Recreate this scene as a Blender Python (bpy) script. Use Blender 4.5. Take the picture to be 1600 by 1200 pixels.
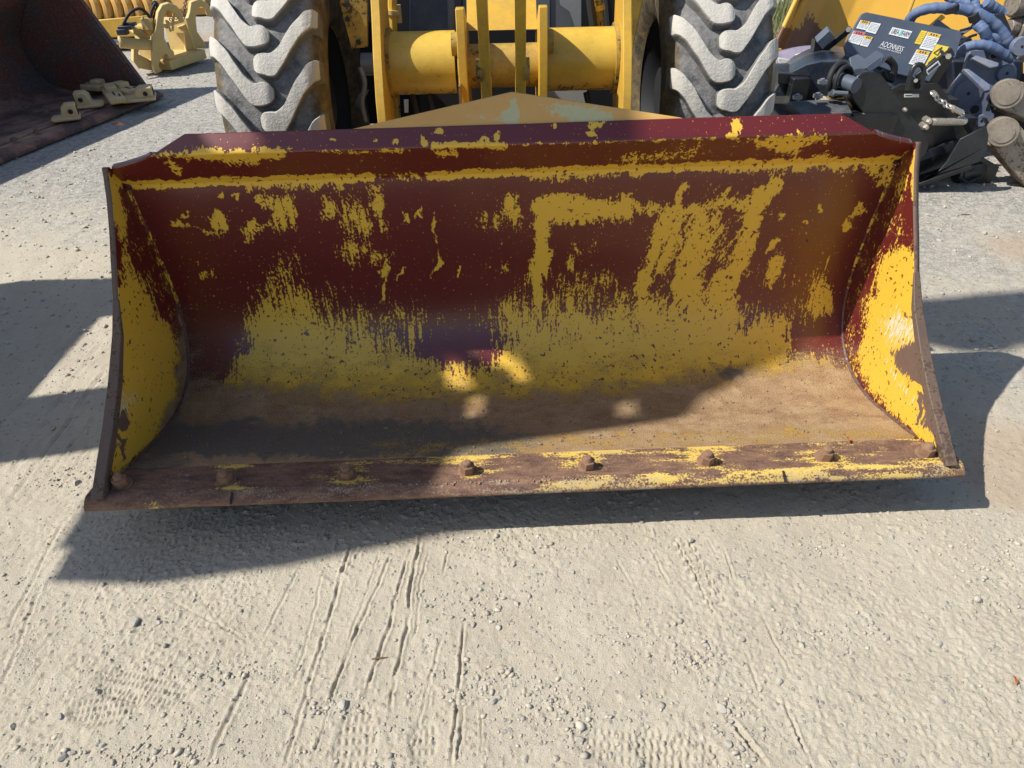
import bpy, math, random
import numpy as np
from mathutils import Vector, Matrix
random.seed(7); RNG = np.random.default_rng(7)
SC = bpy.context.scene
for o in list(bpy.data.objects): bpy.data.objects.remove(o)
COL = SC.collection

# ------------------------------------------------------------------ camera
CAMH = 1.6; PITCH = math.radians(36.0); ROLL = -0.0246; FPX = 1109.0
cp, sp_ = math.cos(PITCH), math.sin(PITCH)
_f = np.array([0, cp, -sp_]); _r0 = np.array([1.0, 0, 0]); _u0 = np.cross(_r0, _f)
cr, sr = math.cos(ROLL), math.sin(ROLL)
RT = cr*_r0 + sr*_u0; UP = -sr*_r0 + cr*_u0; FW = _f
CPOS = np.array([0, 0, CAMH])
cam_d = bpy.data.cameras.new('camera'); cam = bpy.data.objects.new('camera', cam_d); COL.objects.link(cam)
cam_d.sensor_width = 36; cam_d.lens = 36*FPX/1600; cam_d.clip_end = 500; cam_d.clip_start = 0.05
cam.matrix_world = Matrix(((RT[0], UP[0], -FW[0], 0), (RT[1], UP[1], -FW[1], 0), (RT[2], UP[2], -FW[2], CAMH), (0, 0, 0, 1)))
SC.camera = cam

# ------------------------------------------------------------------ light
SUN = np.array([0.87, 0.17, -1.0])                      # direction the light travels
w = bpy.data.worlds.new('World'); SC.world = w; w.use_nodes = True
nt = w.node_tree; bg = nt.nodes['Background']
sky = nt.nodes.new('ShaderNodeTexSky'); sky.sky_type = 'NISHITA'; sky.sun_disc = False
sky.sun_elevation = math.atan2(1.0, math.hypot(.87, .17)); sky.sun_rotation = math.atan2(-.87, -.17)
nt.links.new(sky.outputs[0], bg.inputs[0]); bg.inputs[1].default_value = 0.096
sl = bpy.data.lights.new('sun', 'SUN'); sl.energy = 4.4; sl.angle = math.radians(0.53); sl.color = (1.0, .968, .90)
so = bpy.data.objects.new('sun', sl); COL.objects.link(so)
so.rotation_mode = 'QUATERNION'; so.rotation_quaternion = Vector(SUN).to_track_quat('-Z', 'Y'); so.location = (-4, -2, 8)
SC.view_settings.view_transform = 'Standard'; SC.view_settings.look = 'None'; SC.view_settings.gamma = 1
SC.view_settings.use_curve_mapping = False; SC.view_settings.exposure = 0.50

# ------------------------------------------------------------------ pixel <-> place
def ray(px, py):
    return (px-800)/FPX*RT - (py-600)/FPX*UP + FW
def at(px, py, Y):                       # the point on the pixel's line of sight at world depth Y
    d = ray(px, py); return CPOS + d*(Y/d[1])
def gr(px, py, z=0.0):                   # the same, on the ground
    d = ray(px, py); return CPOS + d*((z-CAMH)/d[2])
def onp(px, py, P0, n):
    d = ray(px, py); n = np.asarray(n, float); return CPOS + d*(((np.asarray(P0)-CPOS)@n)/(d@n))
def proj(P):
    P = np.asarray(P, float)-CPOS; z = P@FW
    return 800+FPX*(P@RT)/z, 600-FPX*(P@UP)/z

# ------------------------------------------------------------------ noise (numpy)
def hsh(ix, iy, seed):
    h = (ix.astype(np.int64)*374761393 + iy.astype(np.int64)*668265263 + seed*982451653) & 0xffffffff
    h = ((h ^ (h >> 13))*1274126177) & 0xffffffff
    return ((h ^ (h >> 16)) & 0xffff)/65535.0
def vn(x, y, seed=0):
    ix = np.floor(x); iy = np.floor(y); fx = x-ix; fy = y-iy
    fx = fx*fx*(3-2*fx); fy = fy*fy*(3-2*fy)
    a = hsh(ix, iy, seed); b = hsh(ix+1, iy, seed); c = hsh(ix, iy+1, seed); d = hsh(ix+1, iy+1, seed)
    return (a*(1-fx)+b*fx)*(1-fy)+(c*(1-fx)+d*fx)*fy
def fbm(x, y, oct=4, seed=0, gain=.5):
    s = 0; a = 1; t = 0
    for i in range(oct):
        s = s+a*vn(x*2**i+17.3*i, y*2**i-9.1*i, seed+i); t += a; a *= gain
    return s/t
def sst(e0, e1, x):
    t = np.clip((x-e0)/(e1-e0), 0, 1); return t*t*(3-2*t)

# ------------------------------------------------------------------ mesh helpers
class MB:
    def __init__(s): s.v = []; s.f = []
    def add(s, v, f):
        o = len(s.v); s.v += [tuple(map(float, p)) for p in v]; s.f += [tuple(i+o for i in q) for q in f]; return s
    def box(s, c, size, ax=None):
        c = np.asarray(c, float); h = np.asarray(size, float)/2
        A = np.eye(3) if ax is None else np.asarray(ax, float)
        v = [c+sx*h[0]*A[0]+sy*h[1]*A[1]+sz*h[2]*A[2] for sx in (-1, 1) for sy in (-1, 1) for sz in (-1, 1)]
        return s.add(v, [(0, 1, 3, 2), (4, 6, 7, 5), (0, 4, 5, 1), (2, 3, 7, 6), (0, 2, 6, 4), (1, 5, 7, 3)])
    def prism(s, pts, off):
        pts = [np.asarray(p, float) for p in pts]; off = np.asarray(off, float); n = len(pts)
        v = pts+[p+off for p in pts]
        return s.add(v, [tuple(range(n)), tuple(range(2*n-1, n-1, -1))]+[(i, i+n, (i+1) % n+n, (i+1) % n) for i in range(n)])
    def plate(s, pix, P0, n, th):        # an outline seen in the photo, laid on a plane with real thickness behind it
        n = np.asarray(n, float); n = n/np.linalg.norm(n)
        return s.prism([onp(a, b, P0, n) for a, b in pix], -n*th)
    def tube(s, path, r, seg=10, caps=True):
        P = [np.asarray(p, float) for p in path]; n = len(P)
        R_ = r if hasattr(r, '__len__') else [r]*n
        v = []; f = []; prev = None
        for i in range(n):
            t = P[min(i+1, n-1)]-P[max(i-1, 0)]; t = t/(np.linalg.norm(t)+1e-9)
            if prev is None:
                a = np.cross(t, [0, 0, 1.]) if abs(t[2]) < .9 else np.cross(t, [1., 0, 0])
            else: a = prev-t*(prev@t)
            a = a/np.linalg.norm(a); prev = a; b = np.cross(t, a)
            for k in range(seg):
                th = 2*math.pi*k/seg; v.append(P[i]+R_[i]*(math.cos(th)*a+math.sin(th)*b))
        for i in range(n-1):
            for k in range(seg):
                k2 = (k+1) % seg; f.append((i*seg+k, i*seg+k2, (i+1)*seg+k2, (i+1)*seg+k))
        if caps: f += [tuple(range(seg-1, -1, -1)), tuple((n-1)*seg+k for k in range(seg))]
        return s.add(v, f)
    def cyl(s, a, b, r, seg=20): return s.tube([a, b], r, seg)
    def ring(s, c, ax, r, rt, seg=24, ts=8):
        c = np.asarray(c, float); ax = np.asarray(ax, float); ax = ax/np.linalg.norm(ax)
        a = np.cross(ax, [0, 0, 1.]) if abs(ax[2]) < .9 else np.cross(ax, [1., 0, 0]); a = a/np.linalg.norm(a); b = np.cross(ax, a)
        v = []; f = []
        for i in range(seg):
            t = 2*math.pi*i/seg; d = math.cos(t)*a+math.sin(t)*b
            for k in range(ts):
                u = 2*math.pi*k/ts; v.append(c+d*(r+rt*math.cos(u))+ax*rt*math.sin(u))
        for i in range(seg):
            for k in range(ts):
                f.append((i*ts+k, ((i+1) % seg)*ts+k, ((i+1) % seg)*ts+(k+1) % ts, i*ts+(k+1) % ts))
        return s.add(v, f)
def smooth_path(pts, n=6):
    P = [np.asarray(p, float) for p in pts]; P = [2*P[0]-P[1]]+P+[2*P[-1]-P[-2]]; out = []
    for i in range(1, len(P)-2):
        for k in range(n):
            t = k/n; a, b, c, d = P[i-1], P[i], P[i+1], P[i+2]
            out.append(.5*((2*b)+(-a+c)*t+(2*a-5*b+4*c-d)*t*t+(-a+3*b-3*c+d)*t**3))
    out.append(P[-2]); return out

def worg(o):
    p = np.zeros(3)
    while o is not None: p = p+np.array(o.location); o = o.parent
    return p
def mesh_of(name, v, f):
    me = bpy.data.meshes.new(name); me.from_pydata([tuple(p) for p in v], [], f); me.update(); return me
def finish(me, angle=35):
    if len(me.polygons):
        import bmesh
        bm = bmesh.new(); bm.from_mesh(me); bmesh.ops.recalc_face_normals(bm, faces=bm.faces); bm.to_mesh(me); bm.free()
        me.polygons.foreach_set('use_smooth', [True]*len(me.polygons)); me.set_sharp_from_angle(angle=math.radians(angle))
def obj(name, mb, mat, parent=None, bevel=0.0, loc=None, label=None, angle=35):
    base = worg(parent) if parent else np.zeros(3)
    L = np.zeros(3) if loc is None else np.asarray(loc, float)-base
    me = mesh_of(name, [np.asarray(p)-base-L for p in mb.v], mb.f); finish(me, angle)
    me.materials.append(mat)
    o = bpy.data.objects.new(name, me); COL.objects.link(o); o.location = L
    if parent: o.parent = parent
    if bevel:
        m = o.modifiers.new('bevel', 'BEVEL'); m.width = bevel; m.segments = 2; m.limit_method = 'ANGLE'; m.angle_limit = math.radians(40)
    if label: o['label'] = label
    return o
def tag(o, label, cat, group=None):
    o['label'] = label; o['category'] = cat
    if group: o['group'] = group
    return o
def thing(name, label, cat, loc, group=None):
    o = bpy.data.objects.new(name, None); COL.objects.link(o); o.location = tuple(map(float, loc)); o.empty_display_size = .1
    return tag(o, label, cat, group)

# ------------------------------------------------------------------ materials
class N:
    def __init__(s, name):
        s.m = bpy.data.materials.new(name); s.m.use_nodes = True; s.t = s.m.node_tree; s.p = s.t.nodes['Principled BSDF']
    def n(s, typ, **kw):
        x = s.t.nodes.new('ShaderNode'+typ)
        for k, v in kw.items():
            if k.startswith('i_'):
                key = k[2:]; key = int(key) if key.isdigit() else key.replace('_', ' ')
                s.put(x.inputs[key], v)
            else: setattr(x, k, v)
        return x
    def put(s, sock, v):
        if hasattr(v, 'node'): s.t.links.new(v, sock)
        elif isinstance(v, (tuple, list)) and len(v) == 3 and sock.type == 'RGBA': sock.default_value = (*v, 1)
        else: sock.default_value = v
    def math(s, op, a, b=0.0, c=None, clamp=False):
        x = s.n('Math', operation=op, use_clamp=clamp); s.put(x.inputs[0], a); s.put(x.inputs[1], b)
        if c is not None: s.put(x.inputs[2], c)
        return x.outputs[0]
    def mix(s, fac, a, b):
        x = s.n('Mix', data_type='RGBA'); s.put(x.inputs[0], fac); s.put(x.inputs[6], a); s.put(x.inputs[7], b); return x.outputs[2]
    def noise(s, vec, scale, detail=4, rough=.55, **kw):
        x = s.n('TexNoise', noise_dimensions='3D'); s.put(x.inputs['Vector'], vec); s.put(x.inputs['Scale'], scale)
        s.put(x.inputs['Detail'], detail); s.put(x.inputs['Roughness'], rough); return x.outputs['Fac']
    def coord(s, out='Object'): return s.n('TexCoord').outputs[out]
    def scaled(s, vec, sc):
        x = s.n('Mapping'); s.put(x.inputs['Vector'], vec); x.inputs['Scale'].default_value = sc; return x.outputs[0]
    def attr(s, name): return s.n('Attribute', attribute_name=name).outputs['Fac']
    def thr(s, v, lo, hi):
        x = s.n('MapRange', clamp=True); s.put(x.inputs[0], v); x.inputs[1].default_value = lo; x.inputs[2].default_value = hi; return x.outputs[0]
    def bump(s, h, strength=.3, dist=.002, prev=None):
        x = s.n('Bump'); s.put(x.inputs['Height'], h); x.inputs['Strength'].default_value = strength; x.inputs['Distance'].default_value = dist
        if prev is not None: s.put(x.inputs['Normal'], prev)
        return x.outputs[0]
    def out(s, col, rough, normal=None, metal=0.0, spec=.5):
        s.put(s.p.inputs['Base Color'], col); s.put(s.p.inputs['Roughness'], rough); s.put(s.p.inputs['Metallic'], metal)
        s.p.inputs['Specular IOR Level'].default_value = spec
        if normal is not None: s.put(s.p.inputs['Normal'], normal)
        return s.m
def worn(name, col, dirt=(.22, .17, .11), amt=.35, rough=.45, rust=None, rustamt=.25, metal=0.0, scale=9, spec=.5):
    k = N(name); c = k.coord()
    n1 = k.noise(c, scale, 6, .65); n2 = k.noise(c, scale*7, 5, .7); n3 = k.noise(c, 2.3, 3)
    d = k.math('MULTIPLY', k.thr(k.math('ADD', k.math('MULTIPLY', n1, .65), k.math('MULTIPLY', n2, .35)), .42, .68), amt)
    shade = k.mix(n3, tuple(x*.86 for x in col), tuple(min(1, x*1.1) for x in col))
    cc = k.mix(d, shade, dirt); r = k.math('ADD', k.math('MULTIPLY', d, .5), rough)
    if rust:
        rm = k.thr(k.math('ADD', k.math('MULTIPLY', n1, .5), k.math('MULTIPLY', n2, .5)), .66-rustamt*.35, .69-rustamt*.35)
        cc = k.mix(rm, cc, rust); r = k.mix(rm, r, (.85, .85, .85))
    return k.out(cc, r, k.bump(n2, .25, .0015), metal, spec)
def plain(name, col, rough=.5, metal=0.0):
    k = N(name); c = k.coord(); n = k.noise(c, 40, 3)
    return k.out(k.mix(n, tuple(x*.85 for x in col), tuple(min(1, x*1.1) for x in col)), rough, None, metal)

RUST = (.11, .055, .035)
M = {}
M['yellow'] = worn('loader_yellow_paint', (.66, .39, .045), (.20, .13, .05), .45, .42, (.13, .07, .03), .05)
M['yellow_dirty'] = worn('greasy_yellow_paint', (.45, .29, .05), (.10, .065, .03), .8, .55, (.07, .04, .02), .3)
M['pale_yellow'] = worn('pale_yellow_paint', (.60, .44, .17), (.3, .22, .12), .4, .55, (.2, .12, .06), .08)
M['ochre'] = worn('ochre_paint', (.55, .31, .07), (.3, .18, .08), .4, .5, (.18, .08, .03), .1)
M['orange'] = worn('orange_paint', (.62, .34, .045), (.35, .2, .06), .35, .45)
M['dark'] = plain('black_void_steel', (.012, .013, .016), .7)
M['slate'] = worn('slate_grey_paint', (.075, .095, .13), (.16, .15, .14), .25, .45)
M['cabgrey'] = worn('grey_body_panel', (.14, .16, .19), (.2, .19, .17), .3, .35)
M['navy'] = worn('dark_navy_steel', (.02, .026, .045), (.09, .085, .08), .3, .4)
M['black'] = worn('satin_black_steel', (.011, .012, .014), (.085, .08, .07), .22, .33)
M['blackgloss'] = worn('black_blue_hood', (.022, .028, .042), (.13, .12, .11), .3, .25)
def grease_mat():
    k = N('greasy_tube_paint'); c = k.coord(); n1 = k.noise(c, 12, 6, .7); n2 = k.noise(c, 90, 4, .7); n3 = k.noise(k.scaled(c, (30, 30, 9)), 1, 5, .65)
    m = k.thr(k.math('ADD', k.attr('grease'), k.math('ADD', k.math('MULTIPLY', k.math('SUBTRACT', n3, .5), 1.2), k.math('MULTIPLY', k.math('SUBTRACT', n2, .5), .8))), .42, .62)
    base = k.mix(k.thr(n1, .4, .7), (.62, .41, .06), (.52, .32, .04)); fl = k.thr(k.math('ADD', k.math('MULTIPLY', n1, .4), k.math('MULTIPLY', n2, .6)), .60, .63); base = k.mix(fl, base, (.30, .19, .05))
    return k.out(k.mix(m, base, k.mix(n2, (.035, .025, .015), (.13, .085, .03))), k.mix(m, (.42, .42, .42), (.7, .7, .7)), k.bump(k.math('ADD', n2, k.math('MULTIPLY', m, 2.0)), .4, .002))
M['grease'] = grease_mat()
M['rubber'] = plain('black_rubber', (.018, .018, .02), .7)
M['blueSteel'] = worn('blue_grey_steel', (.12, .15, .23), (.33, .29, .25), .55, .5, (.20, .14, .10), .15)
M['chrome'] = plain('bright_steel', (.62, .60, .56), .3, .9)
M['zinc'] = plain('zinc_bolt_steel', (.55, .50, .42), .42, .8)
M['rustbolt'] = worn('rusty_bolt', (.20, .105, .065), (.34, .22, .12), .6, .8, scale=30)
M['white'] = plain('white_sticker', (.80, .80, .78), .5)
M['yellow_print'] = plain('yellow_sticker', (.80, .60, .06), .5)
M['orange_print'] = plain('orange_sticker_header', (.80, .48, .04), .5)
M['red_print'] = plain('red_sticker_header', (.70, .16, .15), .5)
M['grey_print'] = plain('grey_print', (.42, .42, .44), .6)
M['dark_print'] = plain('dark_print', (.05, .05, .06), .6)
M['teal_print'] = plain('teal_print', (.25, .62, .58), .6)
M['rusty_tan'] = worn('scuffed_bare_steel', (.27, .24, .205), (.17, .13, .10), .8, .5, (.11, .075, .055), .35, .35, scale=26)

# tooth paint, tyre
M['arm'] = worn('scuffed_grey_arm_paint', (.34, .29, .225), (.19, .14, .10), .8, .5, (.11, .07, .045), .38, .2, scale=12)
M['cap'] = worn('hammered_pin_steel', (.22, .185, .145), (.38, .34, .28), .8, .5, (.07, .045, .03), .25, .35, scale=12)
M['tooth'] = worn('cast_tooth_paint', (.62, .46, .24), (.36, .25, .14), .6, .75, (.2, .12, .07), .1, scale=20)
def tyre_mat(name, lug):
    k = N(name); c = k.coord(); n1 = k.noise(c, 14, 6, .7); n2 = k.noise(c, 90, 4, .7)
    if lug:
        top = k.attr('top')
        f = k.thr(k.math('ADD', top, k.math('MULTIPLY', k.math('ADD', k.math('MULTIPLY', k.math('SUBTRACT', n2, .5), 1.6), k.math('MULTIPLY', k.math('SUBTRACT', n1, .5), 1.5)))), .42, .66)
        body = k.mix(n1, (.075, .075, .076), (.22, .21, .20))
        dust = k.mix(n1, (.42, .395, .35), (.60, .565, .50))
        col = k.mix(f, body, dust)
    else:
        s = k.attr('side')
        groove = k.mix(k.thr(n1, .35, .68), (.085, .086, .088), (.30, .29, .275))
        sidec = k.mix(k.thr(n1, .38, .66), (.06, .05, .036), (.19, .135, .065))
        col = k.mix(s, groove, sidec)
    return k.out(col, .88, k.bump(k.math('ADD', n2, k.math('MULTIPLY', n1, 1.5)), .7, .006), spec=.25)
M['tyre'] = tyre_mat('dusty_tyre_rubber', False); M['lug'] = tyre_mat('dusty_tyre_lug', True)

# bucket paint: maroon over yellow, flaked off where the 'yel' attribute says so; dirt and bare steel likewise
def bucket_mat():
    k = N('flaking_maroon_over_yellow'); uv = k.n('UVMap').outputs[0]
    yel = k.attr('yel'); dirt = k.attr('dirt'); bare = k.attr('bare'); pale = k.attr('pale'); grain = k.attr('slant')
    # streaks run down the plate, leaning with 'slant'
    sx = k.n('SeparateXYZ'); k.put(sx.inputs[0], uv)
    cx = k.n('CombineXYZ'); k.put(cx.inputs[0], k.math('ADD', sx.outputs[0], k.math('MULTIPLY', sx.outputs[1], -.42))); k.put(cx.inputs[1], sx.outputs[1])
    v = uv
    vert = k.attr('vert'); a00 = k.noise(k.scaled(v, (42, 19, 1)), 1, 6, .62); a01 = k.noise(k.scaled(v, (88, 8.5, 1)), 1, 6, .66)
    mv = k.n('Mix', data_type='FLOAT'); k.put(mv.inputs[0], vert); k.put(mv.inputs[2], a00); k.put(mv.inputs[3], a01); a0 = mv.outputs[0]; a1 = k.noise(k.scaled(cx.outputs[0], (44, 13, 1)), 1, 6, .62)
    mf = k.n('Mix', data_type='FLOAT'); k.put(mf.inputs[0], grain); k.put(mf.inputs[2], a0); k.put(mf.inputs[3], a1); a = mf.outputs[0]
    b = k.noise(k.scaled(v, (135, 80, 1)), 1, 5, .64)
    c = k.noise(k.scaled(v, (15, 9, 1)), 1, 3, .5)
    chips = k.noise(k.scaled(v, (75, 55, 1)), 1, 2, .5)
    h = k.math('ADD', k.math('MULTIPLY', a, .42), k.math('ADD', k.math('MULTIPLY', b, .38), k.math('MULTIPLY', c, .20)))
    # raise contrast of the noise so that attr 0 -> rare flecks, 1 -> nearly solid
    val = k.math('ADD', yel, k.math('MULTIPLY', k.math('SUBTRACT', h, .5), 4.2))
    ym = k.thr(val, .48, .53)
    chips = k.math('ADD', k.math('MULTIPLY', chips, .7), k.math('MULTIPLY', k.noise(k.scaled(v, (19, 15, 1)), 1, 3, .6), .3))
    chipm = k.math('MULTIPLY', k.thr(chips, .605, .62), k.thr(yel, 1.5, 1.05))
    ym = k.math('MULTIPLY', ym, k.math('SUBTRACT', 1.0, chipm))
    fleck = k.math('MULTIPLY', k.thr(k.noise(k.scaled(uv, (150, 110, 1)), 1, 2, .5), .70, .715), k.thr(yel, -.35, .05))
    ym = k.math('MAXIMUM', ym, fleck)
    big = k.noise(k.scaled(uv, (2.2, 2.2, 1)), 1, 3)
    red = k.mix(big, (.085, .0095, .0095), (.145, .018, .016))
    yl = k.mix(k.math('ADD', k.math('MULTIPLY', big, .6), k.math('MULTIPLY', b, .4)), (.66, .385, .032), (.76, .475, .055))
    col = k.mix(ym, red, yl)
    # pale primer scrapes
    pm = k.thr(k.math('ADD', pale, k.math('MULTIPLY', k.math('SUBTRACT', k.noise(k.scaled(v, (160, 22, 1)), 1, 5, .65), .5), 2.2)), .48, .62)
    col = k.mix(pm, col, (.62, .58, .46))
    # bare brown steel
    bn = k.noise(k.scaled(v, (130, 26, 1)), 1, 5, .65)
    bm = k.thr(k.math('ADD', bare, k.math('MULTIPLY', k.math('SUBTRACT', k.math('ADD', k.math('MULTIPLY', bn, .6), k.math('MULTIPLY', a, .4)), .5), 1.9)), .47, .56)
    steel = k.mix(bn, (.085, .05, .038), (.19, .115, .085))
    col = k.mix(bm, col, steel)
    # dust, mud and rust grit
    g1 = k.noise(k.scaled(uv, (9, 14, 1)), 1, 6, .7); g2 = k.noise(k.scaled(uv, (210, 210, 1)), 1, 4, .7); g3 = k.noise(k.scaled(uv, (420, 420, 1)), 1, 2, .6)
    dm = k.thr(k.math('ADD', dirt, k.math('ADD', k.math('MULTIPLY', k.math('SUBTRACT', g1, .5), 1.1), k.math('MULTIPLY', k.math('SUBTRACT', g2, .5), 1.5))), .36, .72)
    grit = k.mix(k.thr(k.math('ADD', k.math('MULTIPLY', g1, .42), k.math('MULTIPLY', g2, .58)), .40, .60), (.215, .10, .045), (.49, .335, .17))
    grit = k.mix(k.thr(g3, .56, .64), grit, (.085, .05, .035)); grit = k.mix(k.thr(g3, .42, .36), grit, (.50, .41, .28))
    sx2 = k.attr('mud')
    mudm = k.thr(k.math('ADD', sx2, k.math('MULTIPLY', k.math('SUBTRACT', k.math('ADD', k.math('MULTIPLY', g1, .5), k.math('MULTIPLY', g2, .5)), .5), 2.4)), .45, .6)
    grit = k.mix(mudm, grit, k.mix(k.thr(g2, .36, .64), (.075, .065, .055), (.20, .165, .12)))
    col = k.mix(dm, col, grit)
    r = k.mix(dm, k.mix(bm, k.mix(ym, (.33, .33, .33), (.45, .45, .45)), (.7, .7, .7)), (.93, .93, .93))
    hh = k.math('ADD', k.math('MULTIPLY', ym, -.6), k.math('MULTIPLY', dm, k.math('MULTIPLY', k.math('ADD', g2, g3), 2.0)))
    k.put(k.p.inputs['Coat Weight'], k.math('MULTIPLY', k.math('SUBTRACT', 1.0, k.math('MAXIMUM', dm, bm)), k.math('SUBTRACT', .55, k.math('MULTIPLY', ym, .35)))); k.p.inputs['Coat Roughness'].default_value = .2
    return k.out(col, r, k.bump(hh, .7, .0016), spec=.5)
M['bucket'] = bucket_mat()
M['rim'] = worn('worn_plate_rim', (.115, .075, .058), (.25, .17, .09), .5, .65, (.07, .045, .035), .4, scale=16)
def edge_mat():
    k = N('worn_cutting_edge_steel'); c = k.coord(); g1 = k.noise(k.scaled(c, (6, 22, 22)), 1, 6, .7); g2 = k.noise(c, 170, 4, .7); g0 = k.noise(k.scaled(c, (2.2, 14, 3)), 1, 4, .6)
    g4 = k.noise(k.scaled(c, (14, 40, 40)), 1, 6, .7); rust = k.mix(k.thr(g4, .36, .64), (.095, .052, .04), (.24, .135, .085)); rust = k.mix(k.math('MULTIPLY', k.thr(g2, .5, .7), .6), rust, (.30, .18, .11)); rust = k.mix(k.math('MULTIPLY', k.thr(g2, .45, .3), .6), rust, (.06, .04, .035))
    y = k.attr('yel'); d = k.attr('dirt')
    ym = k.thr(k.math('ADD', y, k.math('ADD', k.math('MULTIPLY', k.math('SUBTRACT', g0, .5), 1.6), k.math('ADD', k.math('MULTIPLY', k.math('SUBTRACT', g1, .5), 1.6), k.math('ADD', k.math('MULTIPLY', k.math('SUBTRACT', g2, .5), 1.4), k.math('MULTIPLY', k.math('SUBTRACT', g4, .5), .9))))), .5, .64)
    col = k.mix(ym, rust, k.mix(g2, (.56, .36, .05), (.66, .48, .14)))
    dm = k.thr(k.math('ADD', d, k.math('ADD', k.math('MULTIPLY', k.math('SUBTRACT', g1, .5), 1.5), k.math('MULTIPLY', k.math('SUBTRACT', g2, .5), 1.2))), .5, .75)
    col = k.mix(dm, col, k.mix(g2, (.27, .215, .15), (.42, .35, .26)))
    return k.out(col, .8, k.bump(g2, .4, .0015), spec=.3)
M['edge'] = edge_mat()
def stiff_mat():
    k = N('peeling_tan_plate'); c = k.coord(); n1 = k.noise(c, 7, 6, .7); n2 = k.noise(c, 60, 5, .7)
    f = k.thr(k.math('ADD', k.math('ADD', k.attr('pale'), k.math('MULTIPLY', k.math('SUBTRACT', n1, .5), 1.6)), k.math('MULTIPLY', k.math('SUBTRACT', n2, .5), 1.2)), .50, .54)
    col = k.mix(f, k.mix(n1, (.56, .30, .08), (.66, .385, .12)), k.mix(n2, (.42, .39, .19), (.56, .51, .29)))
    return k.out(col, .6, k.bump(n2, .3, .001))
M['stiff'] = stiff_mat()
def oldbucket_mat():
    k = N('rust_red_bucket_steel'); c = k.coord(); n1 = k.noise(c, 3.5, 6, .65); n2 = k.noise(c, 60, 5, .7)
    col = k.mix(k.thr(n1, .40, .60), (.085, .07, .065), (.15, .05, .04)); col = k.mix(k.thr(n2, .5, .75), col, (.24, .16, .11))
    dm = k.thr(k.math('ADD', k.attr('dirt'), k.math('MULTIPLY', k.math('SUBTRACT', n1, .5), 1.4)), .4, .8)
    col = k.mix(dm, col, k.mix(n2, (.34, .20, .13), (.50, .34, .24)))
    return k.out(col, .8, k.bump(n2, .4, .002), spec=.3)
M['oldbucket'] = oldbucket_mat()
def orange_mat():
    k = N('rust_stained_orange_paint'); c = k.coord(); n1 = k.noise(c, 5, 6, .65); n2 = k.noise(c, 30, 5, .7)
    m = k.thr(k.math('ADD', k.attr('bare'), k.math('ADD', k.math('MULTIPLY', k.math('SUBTRACT', n1, .5), .5), k.math('MULTIPLY', k.math('SUBTRACT', n2, .5), .9))), .47, .53)
    col = k.mix(m, k.mix(n1, (.52, .28, .035), (.66, .37, .05)), k.mix(n2, (.13, .05, .025), (.19, .075, .03)))
    return k.out(col, .45, k.bump(n2, .2, .001))
M['orangebucket'] = orange_mat()
def ground_mat():
    k = N('dusty_gravel_ground'); c = k.coord()
    n0 = k.noise(c, .9, 4, .6); n1 = k.noise(c, 5, 6, .65); n2 = k.noise(c, 60, 6, .7); n3 = k.noise(c, 260, 4, .7)
    vo = k.n('TexVoronoi', feature='F1'); k.put(vo.inputs['Vector'], c); vo.inputs['Scale'].default_value = 85; vo.inputs['Randomness'].default_value = 1
    vd = vo.outputs['Distance']; vc = k.n('SeparateColor'); k.put(vc.inputs[0], vo.outputs['Color'])
    fine = k.mix(k.thr(n1, .3, .7), (.462, .402, .306), (.54, .48, .37))
    fine = k.mix(k.math('MULTIPLY', k.thr(n2, .45, .75), .35), fine, (.56, .525, .455))
    fine = k.mix(k.math('MULTIPLY', k.thr(n3, .54, .70), .5), fine, (.25, .22, .175)); fine = k.mix(k.math('MULTIPLY', k.thr(n3, .42, .30), .5), fine, (.58, .53, .43))
    n4 = k.noise(c, 34, 5, .75); grav = k.mix(k.thr(n4, .36, .62), (.24, .225, .20), (.53, .495, .43)); grav = k.mix(k.math('MULTIPLY', k.thr(n2, .52, .66), .7), grav, (.17, .16, .15)); grav = k.mix(k.math('MULTIPLY', k.thr(n3, .55, .7), .6), grav, (.60, .57, .50))
    g = k.thr(k.math('ADD', k.attr('gravel'), k.math('ADD', k.math('MULTIPLY', k.math('SUBTRACT', n1, .5), .8), k.math('MULTIPLY', k.math('SUBTRACT', n0, .5), .8))), .3, .75)
    col = k.mix(g, fine, grav)
    # small embedded pebbles, some grey, some tan
    pm = k.math('MULTIPLY', k.thr(vd, .44, .34), k.thr(k.math('ADD', vc.outputs[0], k.math('MULTIPLY', g, .35)), .86, .9))
    col = k.mix(k.math('MULTIPLY', pm, .75), col, k.mix(vc.outputs[1], (.24, .23, .22), (.50, .46, .40)))
    col = k.mix(k.math('MULTIPLY', k.thr(k.math('ADD', k.attr('redsoil'), k.math('MULTIPLY', k.math('SUBTRACT', n1, .5), .6)), .4, .9), .6), col, (.44, .32, .22))
    n5 = k.noise(c, 620, 3, .7); h = k.math('ADD', k.math('ADD', k.math('ADD', k.math('MULTIPLY', n2, .30), k.math('MULTIPLY', n5, .16)), k.math('MULTIPLY', k.math('MULTIPLY', g, n4), 1.1)), k.math('ADD', k.math('MULTIPLY', n3, .46), k.math('MULTIPLY', pm, .35)))
    return k.out(col, .95, k.bump(h, 1.0, .009), spec=.15)
M['ground'] = ground_mat()
def stone_mat():
    k = N('dusty_grey_stone'); c = k.coord(); i = k.n('ObjectInfo').outputs['Random']; n = k.noise(c, 60, 4, .7)
    a = k.mix(i, (.33, .31, .275), (.52, .47, .385)); return k.out(k.mix(n, a, (.40, .37, .32)), .9, k.bump(n, .4, .003), spec=.2)
M['stone'] = stone_mat()
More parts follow.
